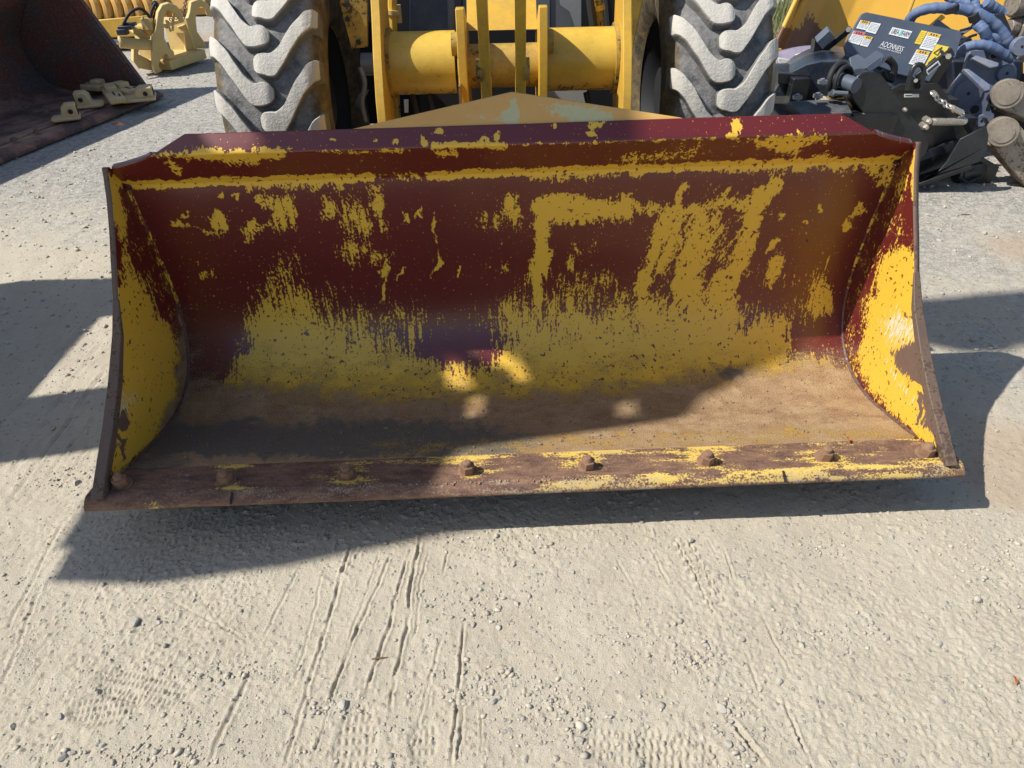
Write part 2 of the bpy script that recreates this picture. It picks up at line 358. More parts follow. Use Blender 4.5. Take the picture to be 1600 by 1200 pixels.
def gravel_mat():
    k = N('loose_grit'); c = k.coord(); v = k.attr('tone'); n = k.noise(c, 150, 3)
    col = k.mix(v, (.30, .275, .235), (.52, .465, .375)); return k.out(k.mix(k.math('MULTIPLY', n, .4), col, (.42, .38, .32)), .92, spec=.2)
M['grit'] = gravel_mat()
M['leaf'] = plain('dry_orange_leaf', (.42, .13, .04), .7)
M['twig'] = plain('dry_twig', (.16, .10, .06), .8)
M['cloth'] = worn('grey_lilac_cloth', (.22, .19, .26), (.3, .28, .28), .3, .8)
M['bagwhite'] = worn('white_woven_plastic', (.6, .58, .54), (.35, .33, .3), .3, .6)
M['bluecloth'] = worn('blue_hose_sleeve', (.075, .125, .25), (.20, .22, .27), .7, .6, scale=11)
M['grass'] = plain('dry_grass', (.16, .17, .06), .8)

# ------------------------------------------------------------------ GROUND
def graded(lo, hi, step, ext_lo, ext_hi, g=1.06, mx=3.0):
    mid = list(np.arange(lo, hi+1e-6, step)); a = []; s = step; x = lo
    while x > ext_lo: s = min(s*g, mx); x -= s; a.append(x)
    b = []; s = step; x = hi
    while x < ext_hi: s = min(s*g, mx); x += s; b.append(x)
    return np.array(a[::-1]+mid+b)
def seg_d(X, Y, a, b):
    a = a[:2]; b = b[:2]; d = b-a; L = np.hypot(*d); d = d/L
    t = (X-a[0])*d[0]+(Y-a[1])*d[1]; s = (X-a[0])*(-d[1])+(Y-a[1])*d[0]
    return s, t, L
TRACKS = [  # (pixel a, pixel b, depth, width)
    ((548, 838), (440, 1200), .009, .008), ((592, 850), (482, 1195), .005, .005), ((612, 850), (500, 1120), .008, .007), ((640, 850), (572, 1085), .010, .007),
    ((655, 830), (608, 1110), .012, .008), ((668, 850), (640, 1000), .006, .006), ((698, 848), (690, 905), .010, .006), ((688, 980), (640, 1180), .006, .006),
    ((720, 958), (704, 1200), .011, .007), ((728, 1060), (712, 1200), .007, .005), ((750, 1080), (748, 1200), .009, .004), ((392, 1030), (318, 1200), .009, .010),
    ((470, 870), (402, 1000), .005, .007), ((505, 880), (460, 1060), .004, .006), ((575, 830), (530, 900), .004, .005),
    ((1050, 828), (1122, 962), .009, .006), ((1068, 828), (1134, 945), .007, .005), ((1100, 826), (1128, 875), .004, .005), ((1012, 840), (1048, 915), .006, .006), ((1130, 845), (1152, 912), .007, .006),
    ((1128, 1105), (1205, 1200), .012, .010), ((1222, 1075), (1268, 1190), .010, .008), ((1190, 955), (1238, 1045), .006, .006), ((1165, 1000), (1192, 1090), .007, .007), ((1060, 990), (1100, 1050), .008, .01), ((960, 860), (1010, 960), .004, .006),
    ((150, 480), (0, 660), .012, .014), ((165, 520), (10, 735), .011, .013), ((165, 575), (0, 790), .012, .013), ((150, 640), (30, 790), .008, .010), ((168, 370), (0, 520), .010, .014), ((150, 345), (0, 460), .009, .014), ((170, 420), (0, 580), .010, .014), ((110, 640), (0, 745), .008, .012),
    ((140, 690), (85, 765), .008, .008), ((100, 800), (0, 985), .006, .009), ((60, 900), (0, 1070), .005, .009), ((270, 935), (385, 1000), .005, .006), ((300, 905), (340, 980), .004, .006),
    ((235, 860), (330, 880), .003, .008),
]
PRINTS = [  # boot prints: centre px, half length, half width, angle (ground), ridge spacing
    ((222, 1068), .135, .05, -.25, .0105), ((165, 1098), .09, .05, .15, .0105), ((555, 1150), .05, .10, .05, .013), ((660, 1152), .035, .055, .0, .012), ((990, 1165), .13, .055, -.22, .013), ((1060, 1170), .10, .055, -.3, .013),
]
def gheight(X, Y, fine=True):
    h = -.018+.03*(fbm(X*.35, Y*.35, 3, 3)-.5) + .016*(fbm(X*2.2, Y*2.2, 3, 11)-.5)
    m1 = fbm(X*9, Y*9, 4, 21); h += .0065*(m1-.5)
    h += .0036*(fbm(X*38, Y*38, 3, 31)-.5)
    if fine:
        f = fbm(X*110, Y*110, 2, 41); rm_ = sst(.40, .62, fbm(X*1.9+3, Y*1.9, 3, 43)); h += (.0018+.0048*rm_)*(f-.5); cr_ = np.abs(fbm(X*22, Y*22, 3, 47)-.5); h -= .0025*sst(.035, .0, cr_)*sst(.45, .6, fbm(X*3, Y*3, 2, 48))
        lump = vn(X*95, Y*95, 55); dens = sst(.40, .66, fbm(X*2.6, Y*2.6, 3, 61)); h += .0050*sst(.70, .95, lump)*dens
        wob = .010*(fbm(X*7, Y*7, 3, 71)-.5)*2; br = fbm(X*16, Y*16, 3, 81)
        for a, b, dp, wd in TRACKS:
            s, t, L = seg_d(X, Y, gr(*a), gr(*b)); s = s+wob+.007*(fbm(X*45, Y*45, 2, 91)-.5); wd = wd*.52
            e = sst(0, .05, t)*sst(0, .05, L-t)*sst(.12, .38, br)
            dp = dp*.55*(.55+.9*fbm(X*30, Y*30, 2, 83)); h += e*dp*(-np.exp(-(s/wd)**2)+.6*np.exp(-((np.abs(s)-1.9*wd)/(wd*.8))**2))
        for (c, hl, hw, an, rs) in PRINTS:
            g = gr(*c); ca, sa = math.cos(an), math.sin(an)
            u = (X-g[0])*ca+(Y-g[1])*sa; v_ = -(X-g[0])*sa+(Y-g[1])*ca
            q = (u/hl)**2+(v_/hw)**2; e = sst(1.15, .6, q+.5*(fbm(X*20, Y*20, 2, 85)-.5))
            rs = rs*1.22; rid = np.sin(2*np.pi*u/rs+.5*np.sin(v_*60))*sst(-.5, .3, np.cos(2*np.pi*v_/(rs*1.7)))
            h += e*(-.0045+.0030*rid)+.0018*np.exp(-((q-1.25)/.25)**2)*sst(.35, .6, br)
        # tread blocks pressed between the two right-hand lines
        s, t, L = seg_d(X, Y, gr(1060, 828), gr(1128, 955)); e = sst(.03, .022, np.abs(s))*sst(0, .05, t)*sst(0, .05, L-t)
        h += e*.004*np.sign(np.sin(2*np.pi*t/.03))
    return h
xs = graded(-1.32, 1.42, .0031, -60, 60, 1.022, 4.0); ys = graded(.60, 1.52, .0031, -8, 120, 1.015, 4.0)
ys = ys[(ys > -8)]
GX, GY = np.meshgrid(xs, ys); GZ = gheight(GX, GY)
nx, ny = len(xs), len(ys)
vv = np.stack([GX.ravel(), GY.ravel(), GZ.ravel()], 1).astype(np.float32)
ii = (np.arange(ny-1)[:, None]*nx+np.arange(nx-1)[None, :]).ravel()
ff = np.stack([ii, ii+1, ii+nx+1, ii+nx], 1).astype(np.int32)
me = bpy.data.meshes.new('ground'); me.vertices.add(len(vv)); me.vertices.foreach_set('co', vv.ravel())
me.loops.add(ff.size); me.loops.foreach_set('vertex_index', ff.ravel()); me.polygons.add(len(ff))
me.polygons.foreach_set('loop_start', np.arange(0, ff.size, 4, dtype=np.int32)); me.polygons.foreach_set('loop_total', np.full(len(ff), 4, np.int32))
me.update(calc_edges=True); me.polygons.foreach_set('use_smooth', np.ones(len(ff), bool))
grv = sst(2.6, 5.2, GY)*.75 + .35*sst(1.0, 2.2, GX)*sst(1.2, 2.2, GY) + .15
at_ = me.attributes.new('gravel', 'FLOAT', 'POINT'); at_.data.foreach_set('value', grv.ravel().astype(np.float32))
rs_ = np.zeros_like(GX)
for px, py, r in ((1600, 385, .25), (1590, 700, .22), (1570, 760, .12), (1240, 540, .2), (340, 58, .6), (300, 66, .5)):
    g = gr(px, py); rs_ += np.exp(-(((GX-g[0])**2+(GY-g[1])**2)/r**2))
at_ = me.attributes.new('redsoil', 'FLOAT', 'POINT'); at_.data.foreach_set('value', rs_.ravel().astype(np.float32))
me.materials.append(M['ground']); go = bpy.data.objects.new('ground', me); COL.objects.link(go); go['kind'] = 'structure'
def gz(x, y): return float(gheight(np.array([x]), np.array([y]))[0])

# ------------------------------------------------------------------ BUCKET (subject)
PSI = .0205; BX = .071; W = 2.45
cps, sps = math.cos(PSI), math.sin(PSI)
def bw(x, y, z): return np.array([BX+cps*x-sps*y, sps*x+cps*y, z])
def bwa(x, y, z): return np.stack([BX+cps*x-sps*y, sps*x+cps*y, z+0*x], -1)
bucket = thing('loader_bucket', 'wide maroon loader bucket with yellow flaked patches, opening toward the camera', 'bucket', bw(0, 1.9, 0))
# cross-section of the shell, front seam of the floor -> heel -> back -> seam -> lip
PROF = [(1.622, .160), (1.72, .134), (1.84, .104), (1.94, .088), (2.04, .091), (2.12, .116), (2.185, .165), (2.228, .24), (2.248, .33), (2.247, .43), (2.232, .54), (2.210, .67), (2.184, .80), (2.178, .832),
        (2.165, .846), (2.128, .888), (2.098, .922), (2.078, .944), (2.070, .952), (2.073, .960), (2.086, .976), (2.108, 1.001)]
PA = np.array([p[:2] for p in smooth_path([(a, b, 0) for a, b in PROF[:13]], 6)]+PROF[13:]); PS = np.concatenate([[0], np.cumsum(np.hypot(*np.diff(PA, axis=0).T))])
def prof(s): return np.interp(s, PS, PA[:, 0]), np.interp(s, PS, PA[:, 1])
S_SEAM = PS[-9]; S_END = PS[-1]; HWI = W/2-.019
def band(px, py, x0, y0, x1, y1, w, soft=1.0):
    dx, dy = x1-x0, y1-y0; L = math.hypot(dx, dy); t = np.clip(((px-x0)*dx+(py-y0)*dy)/L**2, 0, 1)
    d = np.hypot(px-(x0+t*dx), py-(y0+t*dy)); return sst(w*(1+soft)+3, max(0, w*(1-.6*soft)-3), d)
def blob(px, py, x, y, rx, ry, a=0.0):
    ca, sa = math.cos(a), math.sin(a); u = (px-x)*ca+(py-y)*sa; v = -(px-x)*sa+(py-y)*ca
    return sst(2.0, .1, np.hypot(u/rx, v/ry))
def inpoly(px, py, poly):
    poly = np.array(poly, float); ins = np.zeros(px.shape, bool); j = len(poly)-1
    for i in range(len(poly)):
        xi, yi = poly[i]; xj, yj = poly[j]
        ins ^= ((yi > py) != (yj > py)) & (px < (xj-xi)*(py-yi)/(yj-yi+1e-9)+xi); j = i
    return ins
def softpoly(px, py, poly, soft=8):
    poly = np.array(poly, float); d = np.full(px.shape, 1e9)
    for i in range(len(poly)):
        a = poly[i-1]; b = poly[i]; e = b-a; t = np.clip(((px-a[0])*e[0]+(py-a[1])*e[1])/(e@e+1e-9), 0, 1)
        d = np.minimum(d, np.hypot(px-a[0]-t*e[0], py-a[1]-t*e[1]))
    sd = np.where(inpoly(px, py, poly), -d, d); return sst(soft*2.2+5, -soft*2.0-5, sd)
def warp(px, py, k=1.0):
    return (px+k*(11*(fbm(px/34, py/34, 3, 301)-.5)*2+5*(fbm(px/8, py/11, 2, 302)-.5)*2), py+k*(9*(fbm(px/30, py/34, 3, 303)-.5)*2+6*(fbm(px/7, py/10, 2, 304)-.5)*2))
def shell_wear(px, py):
    qx, qy = px, py; px, py = warp(px, py)
    px = np.where(qy < 300, qx+.5*(px-qx), px); py = np.where(qy < 300, qy+.35*(py-qy), py)
    Y = np.full(px.shape, -.02); D = np.zeros(px.shape); B = np.zeros(px.shape); MU = np.zeros(px.shape); SL = np.zeros(px.shape)
    up = lambda v, m: np.maximum(Y, v*m)
    # weld seam
    ys_ = 290-(px-208)*.0335
    m = sst(11, 3, np.abs(py-ys_))
    Y = up(.92, m*((px < 585) | (px > 668))); Y = up(.42, m)
    Y = up(.60, sst(26, 6, py-ys_)*sst(-3, 2, py-ys_)*(((px > 380) & (px < 540)) | ((px > 830) & (px < 1010)) | (px > 1120)))
    # lip: patches under the strip
    Y = np.maximum(Y, .95*softpoly(px, py, [(238, 238), (330, 234), (452, 232), (440, 246), (355, 258), (300, 250)], 4))
    Y = np.maximum(Y, .8*band(px, py, 262, 255, 280, 268, 5)); Y = np.maximum(Y, .5*band(px, py, 488, 239, 640, 236, 2))
    Y = np.maximum(Y, .95*band(px, py, 678, 229, 785, 227, 4)); Y = np.maximum(Y, .75*blob(px, py, 698, 240, 18, 7)); Y = np.maximum(Y, .45*band(px, py, 800, 227, 1120, 216, 1.2))
    for a in ((662, 222, 5, 9), (775, 213, 5, 9), (618, 222, 4, 4), (690, 204, 5, 4), (868, 196, 3, 4), (755, 218, 5, 3), (932, 194, 11, 6), (924, 207, 8, 4), (1152, 200, 7, 14), (1147, 212, 8, 5), (585, 218, 3, 3), (520, 218, 6, 2)):
        Y = np.maximum(Y, 1.0*blob(px, py, *a))
    Y = np.maximum(Y, .98*softpoly(px, py, [(1170, 216), (1290, 211), (1300, 216), (1262, 226), (1242, 240), (1215, 241), (1185, 228)], 5))
    Y = np.maximum(Y, .72*blob(px, py, 1282, 249, 18, 8, -.3)); Y = np.maximum(Y, .62*blob(px, py, 1243, 249, 9, 4)); Y = np.maximum(Y, .45*blob(px, py, 1000, 248, 50, 12, -.1)); Y = np.maximum(Y, .40*blob(px, py, 1075, 238, 60, 12, -.15))
    # upper left patches
    for a in ((440, 330, 24, 30, .4, .62), (412, 318, 14, 16, .3, .62), (398, 358, 22, 10, -.2, .62), (462, 345, 10, 16, 0, .6), (395, 370, 14, 7, 0, .55), (335, 342, 10, 11, 0, .66), (345, 355, 14, 8, .4, .6), (275, 350, 10, 6, .2, .66), (300, 355, 34, 3, .33, .62), (325, 365, 10, 6, .2, .6),
              (318, 430, 8, 8, 0, .66), (333, 428, 5, 10, 0, .6), (348, 308, 7, 5, 0, .7), (364, 308, 5, 5, 0, .7), (290, 337, 7, 4, 0, .65), (515, 320, 12, 22, .3, .62), (555, 345, 28, 60, .2, .46), (595, 325, 10, 40, -.15, .66), (572, 360, 10, 50, .1, .55), (545, 395, 22, 30, 0, .48), (602, 440, 4, 40, 0, .72), (588, 400, 24, 18, 0, .45),
              (660, 335, 3, 14, 0, .8), (683, 360, 3, 28, 0, .72), (684, 405, 3, 22, .1, .68), (713, 420, 4, 6, 0, .75), (640, 340, 6, 6, 0, .5), (795, 325, 14, 26, -.3, .62), (785, 345, 18, 10, 0, .5), (765, 340, 6, 10, 0, .5), (785, 418, 6, 12, 0, .6), (755, 350, 30, 14, 0, .3),
              (628, 425, 12, 2, -.8, .65)):
        Y = np.maximum(Y, (a[5]*1.12)*blob(px, py, a[0], a[1], a[2], a[3], a[4]))
    # the bold bracket shape
    Y = np.maximum(Y, 1.15*softpoly(px, py, [(828, 318), (848, 304), (880, 310), (940, 316), (985, 312), (985, 345), (930, 346), (858, 348), (832, 350)], 6))
    Y = np.maximum(Y, 1.1*softpoly(px, py, [(832, 345), (858, 345), (856, 420), (852, 500), (838, 500), (830, 410), (836, 370)], 5))
    Y = np.maximum(Y, .82*softpoly(px, py, [(975, 318), (1070, 316), (1200, 308), (1200, 326), (1075, 336), (1000, 332)], 6))
    # slanting streak field on the right
    fld = softpoly(px, py, [(1025, 335), (1080, 290), (1228, 282), (1205, 340), (1170, 430), (1135, 500), (960, 520), (985, 430)], 14)
    SL = np.maximum(SL, fld*1.0); Y = np.maximum(Y, .36*fld)
    for a in ((1042, 335, 1000, 470, 9, .92), (1062, 330, 1035, 420, 9, .85), (1100, 340, 1045, 500, 13, .85), (1192, 300, 1150, 420, 11, .95), (1150, 415, 1105, 500, 17, 1.0), (1215, 285, 1180, 340, 9, .9), (1122, 345, 1085, 440, 9, .8), (1140, 300, 1120, 345, 6, .7), (1070, 290, 1042, 345, 5, .75), (1085, 400, 1075, 520, 12, .92), (1170, 350, 1200, 310, 6, .8)):
        Y = np.maximum(Y, a[5]*band(px, py, *a[:5]))
    for a in ((1222, 333, 9, 5, -.4, .75), (1205, 383, 6, 14, .4, .8), (1210, 415, 9, 22, .35, .8), (1200, 440, 8, 20, .3, .7), (1258, 345, 4, 6, .2, .7), (1281, 325, 6, 5, -.4, .75), (1325, 358, 7, 10, .6, .8), (1345, 325, 9, 10, .7, .75), (1340, 335, 6, 12, .6, .7), (900, 390, 5, 12, 0, .62), (888, 410, 4, 22, .1, .7), (920, 390, 20, 12, 0, .4), (905, 350, 20, 8, 0, .4), (945, 440, 25, 20, .1, .46), (890, 450, 40, 30, 0, .36),
              (1222, 268, 24, 10, -.3, .5)):
        Y = np.maximum(Y, (a[5]*1.05)*blob(px, py, a[0], a[1], a[2], a[3], a[4]))
    # right corner by the side plate
    Y = np.maximum(Y, .78*softpoly(px, py, [(1345, 262), (1420, 245), (1420, 275), (1390, 290), (1375, 292), (1362, 272)], 10))
    # the broad scoured zone low on the back plate
    bx = [250, 355, 378, 400, 420, 440, 470, 520, 560, 620, 690, 740, 770, 795, 850, 905, 960, 1050, 1130, 1200, 1250, 1275, 1290, 1310]
    by = [640, 610, 545, 478, 452, 440, 460, 495, 512, 520, 546, 548, 512, 488, 478, 468, 478, 462, 446, 465, 478, 440, 428, 560]
    bd = np.interp(px, bx, by)+17; e = sst(-125, 62, py-bd)
    Y = np.maximum(Y, .08*sst(300, 400, qy)); Y = np.maximum(Y, -.02+(.86+.22*sst(30, 120, qy-bd))*e); V = sst(-150, -60, qy-bd)*(1-.7*sst(30, 110, qy-bd))
    Y = Y-.55*blob(px, py, 735, 545, 40, 26)-.4*blob(px, py, 675, 545, 26, 14)-.8*softpoly(px, py, [(1240, 520), (1262, 495), (1305, 500), (1305, 570), (1225, 560)], 12)-.35*blob(px, py, 1180, 470, 40, 30)
    Y = np.where(px < 352, np.minimum(Y, .12+sst(560, 430, py)), Y)
    # grime
    dl = np.interp(px, [200, 330, 600, 900, 1000, 1100, 1250, 1420], [560, 600, 628, 616, 606, 590, 570, 560])
    D = sst(-60, 42, py-dl)*1.0; D = np.maximum(D, .55*sst(360, 300, px)*sst(430, 560, py)); D = np.maximum(D, .40*sst(450, 620, py))
    MU = .85*sst(1010, 700, px)*sst(615, 690, py)*sst(728, 700, py); MU = np.maximum(MU, .7*blob(px, py, 1130, 582, 32, 12)); D = np.maximum(D, .8*blob(px, py, 1130, 582, 30, 11))
    MU = np.maximum(MU, .6*sst(345, 270, px)*sst(600, 650, py)); MU = np.maximum(MU, .25*sst(640, 665, py)*(px > 1000)*sst(690, 670, py))
    # yellow showing again just behind the edge
    yy = 700-(px-700)*.036; fr = sst(26, 4, np.abs(py-yy))*sst(420, 640, px)
    D = D-.30*fr; Y = np.maximum(Y, .60*fr)
    B = np.maximum(B, .35*sst(640, 700, py)*sst(700, 500, px))
    V = np.maximum(V, .7*sst(290, 330, qy)*(qx < 900)); return Y, D, B, MU, SL, V
def put_attr(me, name, v):
    a = me.attributes.new(name, 'FLOAT', 'POINT'); a.data.foreach_set('value', np.asarray(v, np.float32).ravel())
def grid_faces(nu, nv):
    i = (np.arange(nv-1)[:, None]*nu+np.arange(nu-1)[None, :]).ravel(); return np.stack([i, i+1, i+nu+1, i+nu], 1)
def grid_obj(name, P, uvs, mat, parent, attrs, thick=None, flip=False):
    nv, nu = P.shape[:2]; base = worg(parent); f = grid_faces(nu, nv)
    if flip: f = f[:, ::-1]
    me = bpy.data.meshes.new(name); me.from_pydata((P.reshape(-1, 3)-base).tolist(), [], f.tolist()); me.update()
    ul = me.uv_layers.new(name='UVMap'); ul.data.foreach_set('uv', uvs.reshape(-1, 2)[f.ravel()].astype(np.float32).ravel())
    for k, v in attrs.items(): put_attr(me, k, v)
    me.polygons.foreach_set('use_smooth', [True]*len(me.polygons)); me.materials.append(mat)
    o = bpy.data.objects.new(name, me); COL.objects.link(o); o.parent = parent
    if thick:
        m = o.modifiers.new('plate', 'SOLIDIFY'); m.thickness = thick; m.offset = -1
    return o
# shell: full width up to the seam, the lip tapers at both ends
NU = 480; su = np.linspace(-1, 1, NU); sv = np.concatenate([np.linspace(0, S_SEAM, 260), np.linspace(S_SEAM, S_END, 60)[1:]])
py_, pz_ = prof(sv)
hw = np.where(sv <= S_SEAM, HWI, 0.0)
q = np.clip((sv-S_SEAM)/(S_END-S_SEAM), 0, 1)
hw = np.where(sv > S_SEAM, np.interp(q, [0, .36, .44, .50, .58, .66, .72, 1.0], [HWI, HWI+.001, 1.190, 1.150, 1.105, 1.070, 1.050, .952]), hw)
X = hw[:, None]*su[None, :]; Yp = np.repeat(py_[:, None], NU, 1); Zp = np.repeat(pz_[:, None], NU, 1)
Zp = Zp + .004*(fbm(X*2, Yp*3+Zp*3, 3, 5)-.5)*sst(0, .2, np.abs(sv[:, None]-S_SEAM)+.05); Yp = Yp+.006*(fbm(X*1.5+7, Zp*2, 2, 8)-.5)
front_ = sst(0, .12, sv)[:, None]; Zp = np.repeat(pz_[:, None], NU, 1)*(1-front_)+Zp*front_; Yp = np.repeat(py_[:, None], NU, 1)*(1-front_)+Yp*front_
SPt = bwa(X, Yp, Zp); ppx, ppy = proj(SPt)
Yw, Dw, Bw, Mw, Sw, Vw = shell_wear(ppx, ppy)
lump_ = np.clip(Dw, 0, 1)*sst(.025, .1, sv)[:, None]*(.0035*sst(.5, .85, fbm(X*26, sv[:, None]*26+0*X, 4, 401))+.002*fbm(X*90, sv[:, None]*90+0*X, 2, 402)); SPt = SPt+lump_[..., None]*np.array([0, -.25, .95])
shell = grid_obj('back_shell', SPt, np.stack([X, np.repeat(sv[:, None], NU, 1)], -1), M['bucket'], bucket,
                 dict(yel=Yw, dirt=Dw, bare=Bw, mud=Mw, slant=Sw, vert=Vw, pale=np.full(Yw.shape, -.6)), thick=.016, flip=False)
# side plates
FR = np.array([(1.49, .192), (1.56, .246), (1.645, .303), (1.75, .386), (1.86, .492), (1.93, .600), (1.975, .668), (2.026, .742), (2.078, .828), (2.104, .885), (2.112, .908), (2.122, .908), (2.185, .842)])
def side_wear(px, py, side):
    Y = np.full(px.shape, 0.0); B = np.zeros(px.shape)-.3; P = np.full(px.shape, -.6); D = np.zeros(px.shape)
    px, py = warp(px, py, .8)
    if side < 0:
        Y = np.maximum(Y, 1.15*softpoly(px, py, [(176, 470), (198, 405), (215, 440), (240, 495), (280, 530), (276, 620), (240, 690), (170, 735), (172, 600)], 12))
        Y = np.maximum(Y, 1.0*softpoly(px, py, [(160, 268), (200, 268), (186, 300), (205, 420), (180, 470), (184, 360), (168, 330), (164, 300)], 5))
        Y = np.maximum(Y, .7*softpoly(px, py, [(160, 262), (200, 270), (240, 300), (215, 305), (185, 285)], 8)); Y = np.maximum(Y, .42*softpoly(px, py, [(205, 300), (290, 480), (275, 560), (240, 430)], 16))
        Y = np.maximum(Y, .3)
        Y = Y-.8*softpoly(px, py, [(172, 385), (192, 380), (190, 440), (174, 450)], 4)
        B = np.maximum(B, .85*blob(px, py, 196, 655, 9, 16)); B = np.maximum(B, .95*softpoly(px, py, [(158, 672), (182, 662), (182, 690), (170, 715), (158, 720)], 3)); P = np.maximum(P, .55*blob(px, py, 190, 630, 22, 26)); P = np.maximum(P, .3*blob(px, py, 215, 600, 16, 30))
        B = np.maximum(B, .8*band(px, py, 187, 592, 183, 660, 1.6)); B = np.maximum(B, .8*band(px, py, 183, 662, 190, 715, 2)); B = np.maximum(B, .8*band(px, py, 165, 672, 183, 662, 2))
        je = np.interp(py, [290, 360, 440, 500, 560, 620, 680, 735], [205, 240, 275, 290, 290, 280, 250, 200])
        D = np.maximum(D, .75*sst(22, 2, je-px)*sst(330, 460, py))
    else:
        Y = np.maximum(Y, 1.15*softpoly(px, py, [(1400, 380), (1432, 400), (1445, 480), (1462, 600), (1480, 710), (1450, 690), (1390, 640), (1345, 585), (1350, 500), (1375, 430)], 10))
        Y = np.maximum(Y, .62*softpoly(px, py, [(1392, 330), (1412, 350), (1415, 420), (1370, 440), (1340, 520), (1318, 545), (1330, 600), (1390, 650), (1345, 590), (1372, 440)], 22))
        Y = np.maximum(Y, .40*softpoly(px, py, [(1310, 600), (1300, 480), (1385, 380), (1440, 380), (1440, 600)], 20)); Y = np.maximum(Y, .5*softpoly(px, py, [(1400, 262), (1422, 240), (1425, 300), (1390, 350), (1370, 340)], 10))
        Y = np.maximum(Y, .36*softpoly(px, py, [(1400, 260), (1330, 420), (1300, 560), (1330, 540), (1420, 320)], 12)); Y = np.maximum(Y, 1.0*band(px, py, 1431, 235, 1436, 400, 3))
        B = np.maximum(B, .95*softpoly(px, py, [(1392, 548), (1412, 540), (1445, 525), (1458, 600), (1466, 640), (1432, 606), (1408, 580)], 9)); B = np.maximum(B, .95*softpoly(px, py, [(1436, 610), (1466, 640), (1478, 690), (1468, 700), (1440, 660)], 5))
        P = np.maximum(P, .62*softpoly(px, py, [(1375, 500), (1400, 480), (1440, 500), (1445, 540), (1395, 545), (1380, 560), (1425, 620), (1432, 640), (1400, 600)], 14))
        B = np.maximum(B, .8*band(px, py, 1436, 612, 1433, 665, 1.8)); B = np.maximum(B, .8*band(px, py, 1421, 495, 1436, 504, 2))
        Y = np.maximum(Y, .95*band(px, py, 1431, 603, 1455, 616, 3)); B = B-1.5*band(px, py, 1431, 603, 1455, 616, 3)
        je = np.interp(py, [252, 330, 420, 500, 555, 600, 645, 700], [1405, 1370, 1335, 1308, 1305, 1325, 1370, 1440])
        D = np.maximum(D, .7*sst(16, 2, px-je)*sst(560, 600, py))
    return Y, D, B, P
def side_plate(sd):
    nu, nv = 100, 260
    sv2 = np.linspace(0, S_SEAM, nv); iy, iz = prof(sv2)
    fs = np.concatenate([[0], np.cumsum(np.hypot(*np.diff(FR, axis=0).T))]); ft = np.linspace(0, fs[-1], nv)
    fy, fz = np.interp(ft, fs, FR[:, 0]), np.interp(ft, fs, FR[:, 1])
    t = np.linspace(0, 1, nu)[None, :]
    yy = iy[:, None]*(1-t)+fy[:, None]*t; zz = iz[:, None]*(1-t)+fz[:, None]*t
    xx = np.full(yy.shape, sd*HWI)
    P = bwa(xx, yy, zz); a, b = proj(P); Y, D, B, Pl = side_wear(a, b, sd)
    o = grid_obj('side_plate', P, np.stack([yy, zz], -1)*np.array([1, 1]), M['bucket'], bucket,
                 dict(yel=Y, dirt=D, bare=B, pale=Pl, mud=np.full(Y.shape, -.3), slant=np.full(Y.shape, .0), vert=np.full(Y.shape, .5)), thick=.017, flip=(sd < 0))
    o.data.materials.append(M['rim']); o.modifiers['plate'].material_offset_rim = 1
    # thick wear bar on the lower front edge
    c = MB(); lo = [(1.470, .184), (1.56, .2465), (1.645, .3035), (1.75, .3865), (1.855, .4875), (1.915, .577)]
    vs = []
    for i, (y, z) in enumerate(lo):
        tp_ = [1, 1, 1, .9, .6, .12][i]; xo_ = sd*(HWI+.017+[.014, .014, .014, .013, .009, .001][i]); xi_ = sd*(HWI-.0015)
        for x_, a_, b_ in ((xi_, -.001, .001), (xo_, -.001, .001), (xo_, .022*tp_, -.020*tp_), (xi_, .022*tp_, -.020*tp_)): vs.append(bw(x_, y+a_, z+b_))
    n6 = len(lo); c.add(vs, [(4*i+k, 4*i+(k+1) % 4, 4*i+4+(k+1) % 4, 4*i+4+k) for i in range(n6-1) for k in range(4)]+[(3, 2, 1, 0), tuple(4*(n6-1)+k for k in range(4))])
    obj('side_cutter', c, M['rim'], o, bevel=.003)
    return o
SPL = {s: side_plate(s) for s in (-1, 1)}
# welds
for sd in (-1, 1):
    wb = MB(); wb.tube([bw(sd*(HWI-.003), y-.002, z+.003) for y, z in zip(*prof(np.linspace(.02, S_SEAM-.01, 70)))], [.0052+.0025*random.random() for _ in range(70)], 7)
    o = obj('corner_weld', wb, M['bucket'], shell); a, b = proj(np.array(wb.v)); n_ = len(wb.v)
    put_attr(o.data, 'yel', .48-.3*sst(380, 560, b)); put_attr(o.data, 'dirt', .22+.16*sst(400, 560, b)); put_attr(o.data, 'mud', np.full(n_, .5)); put_attr(o.data, 'vert', np.zeros(n_)); put_attr(o.data, 'bare', .25+.3*sst(400, 560, b)); put_attr(o.data, 'pale', np.full(n_, -.6)); put_attr(o.data, 'slant', np.zeros(n_))
    ul = o.data.uv_layers.new(name='UVMap'); vi = np.zeros(len(o.data.loops), np.int32); o.data.loops.foreach_get('vertex_index', vi); wv = np.array(wb.v)[vi]; ul.data.foreach_set('uv', np.stack([wv[:, 1]+wv[:, 0], wv[:, 2]], 1).astype(np.float32).ravel())
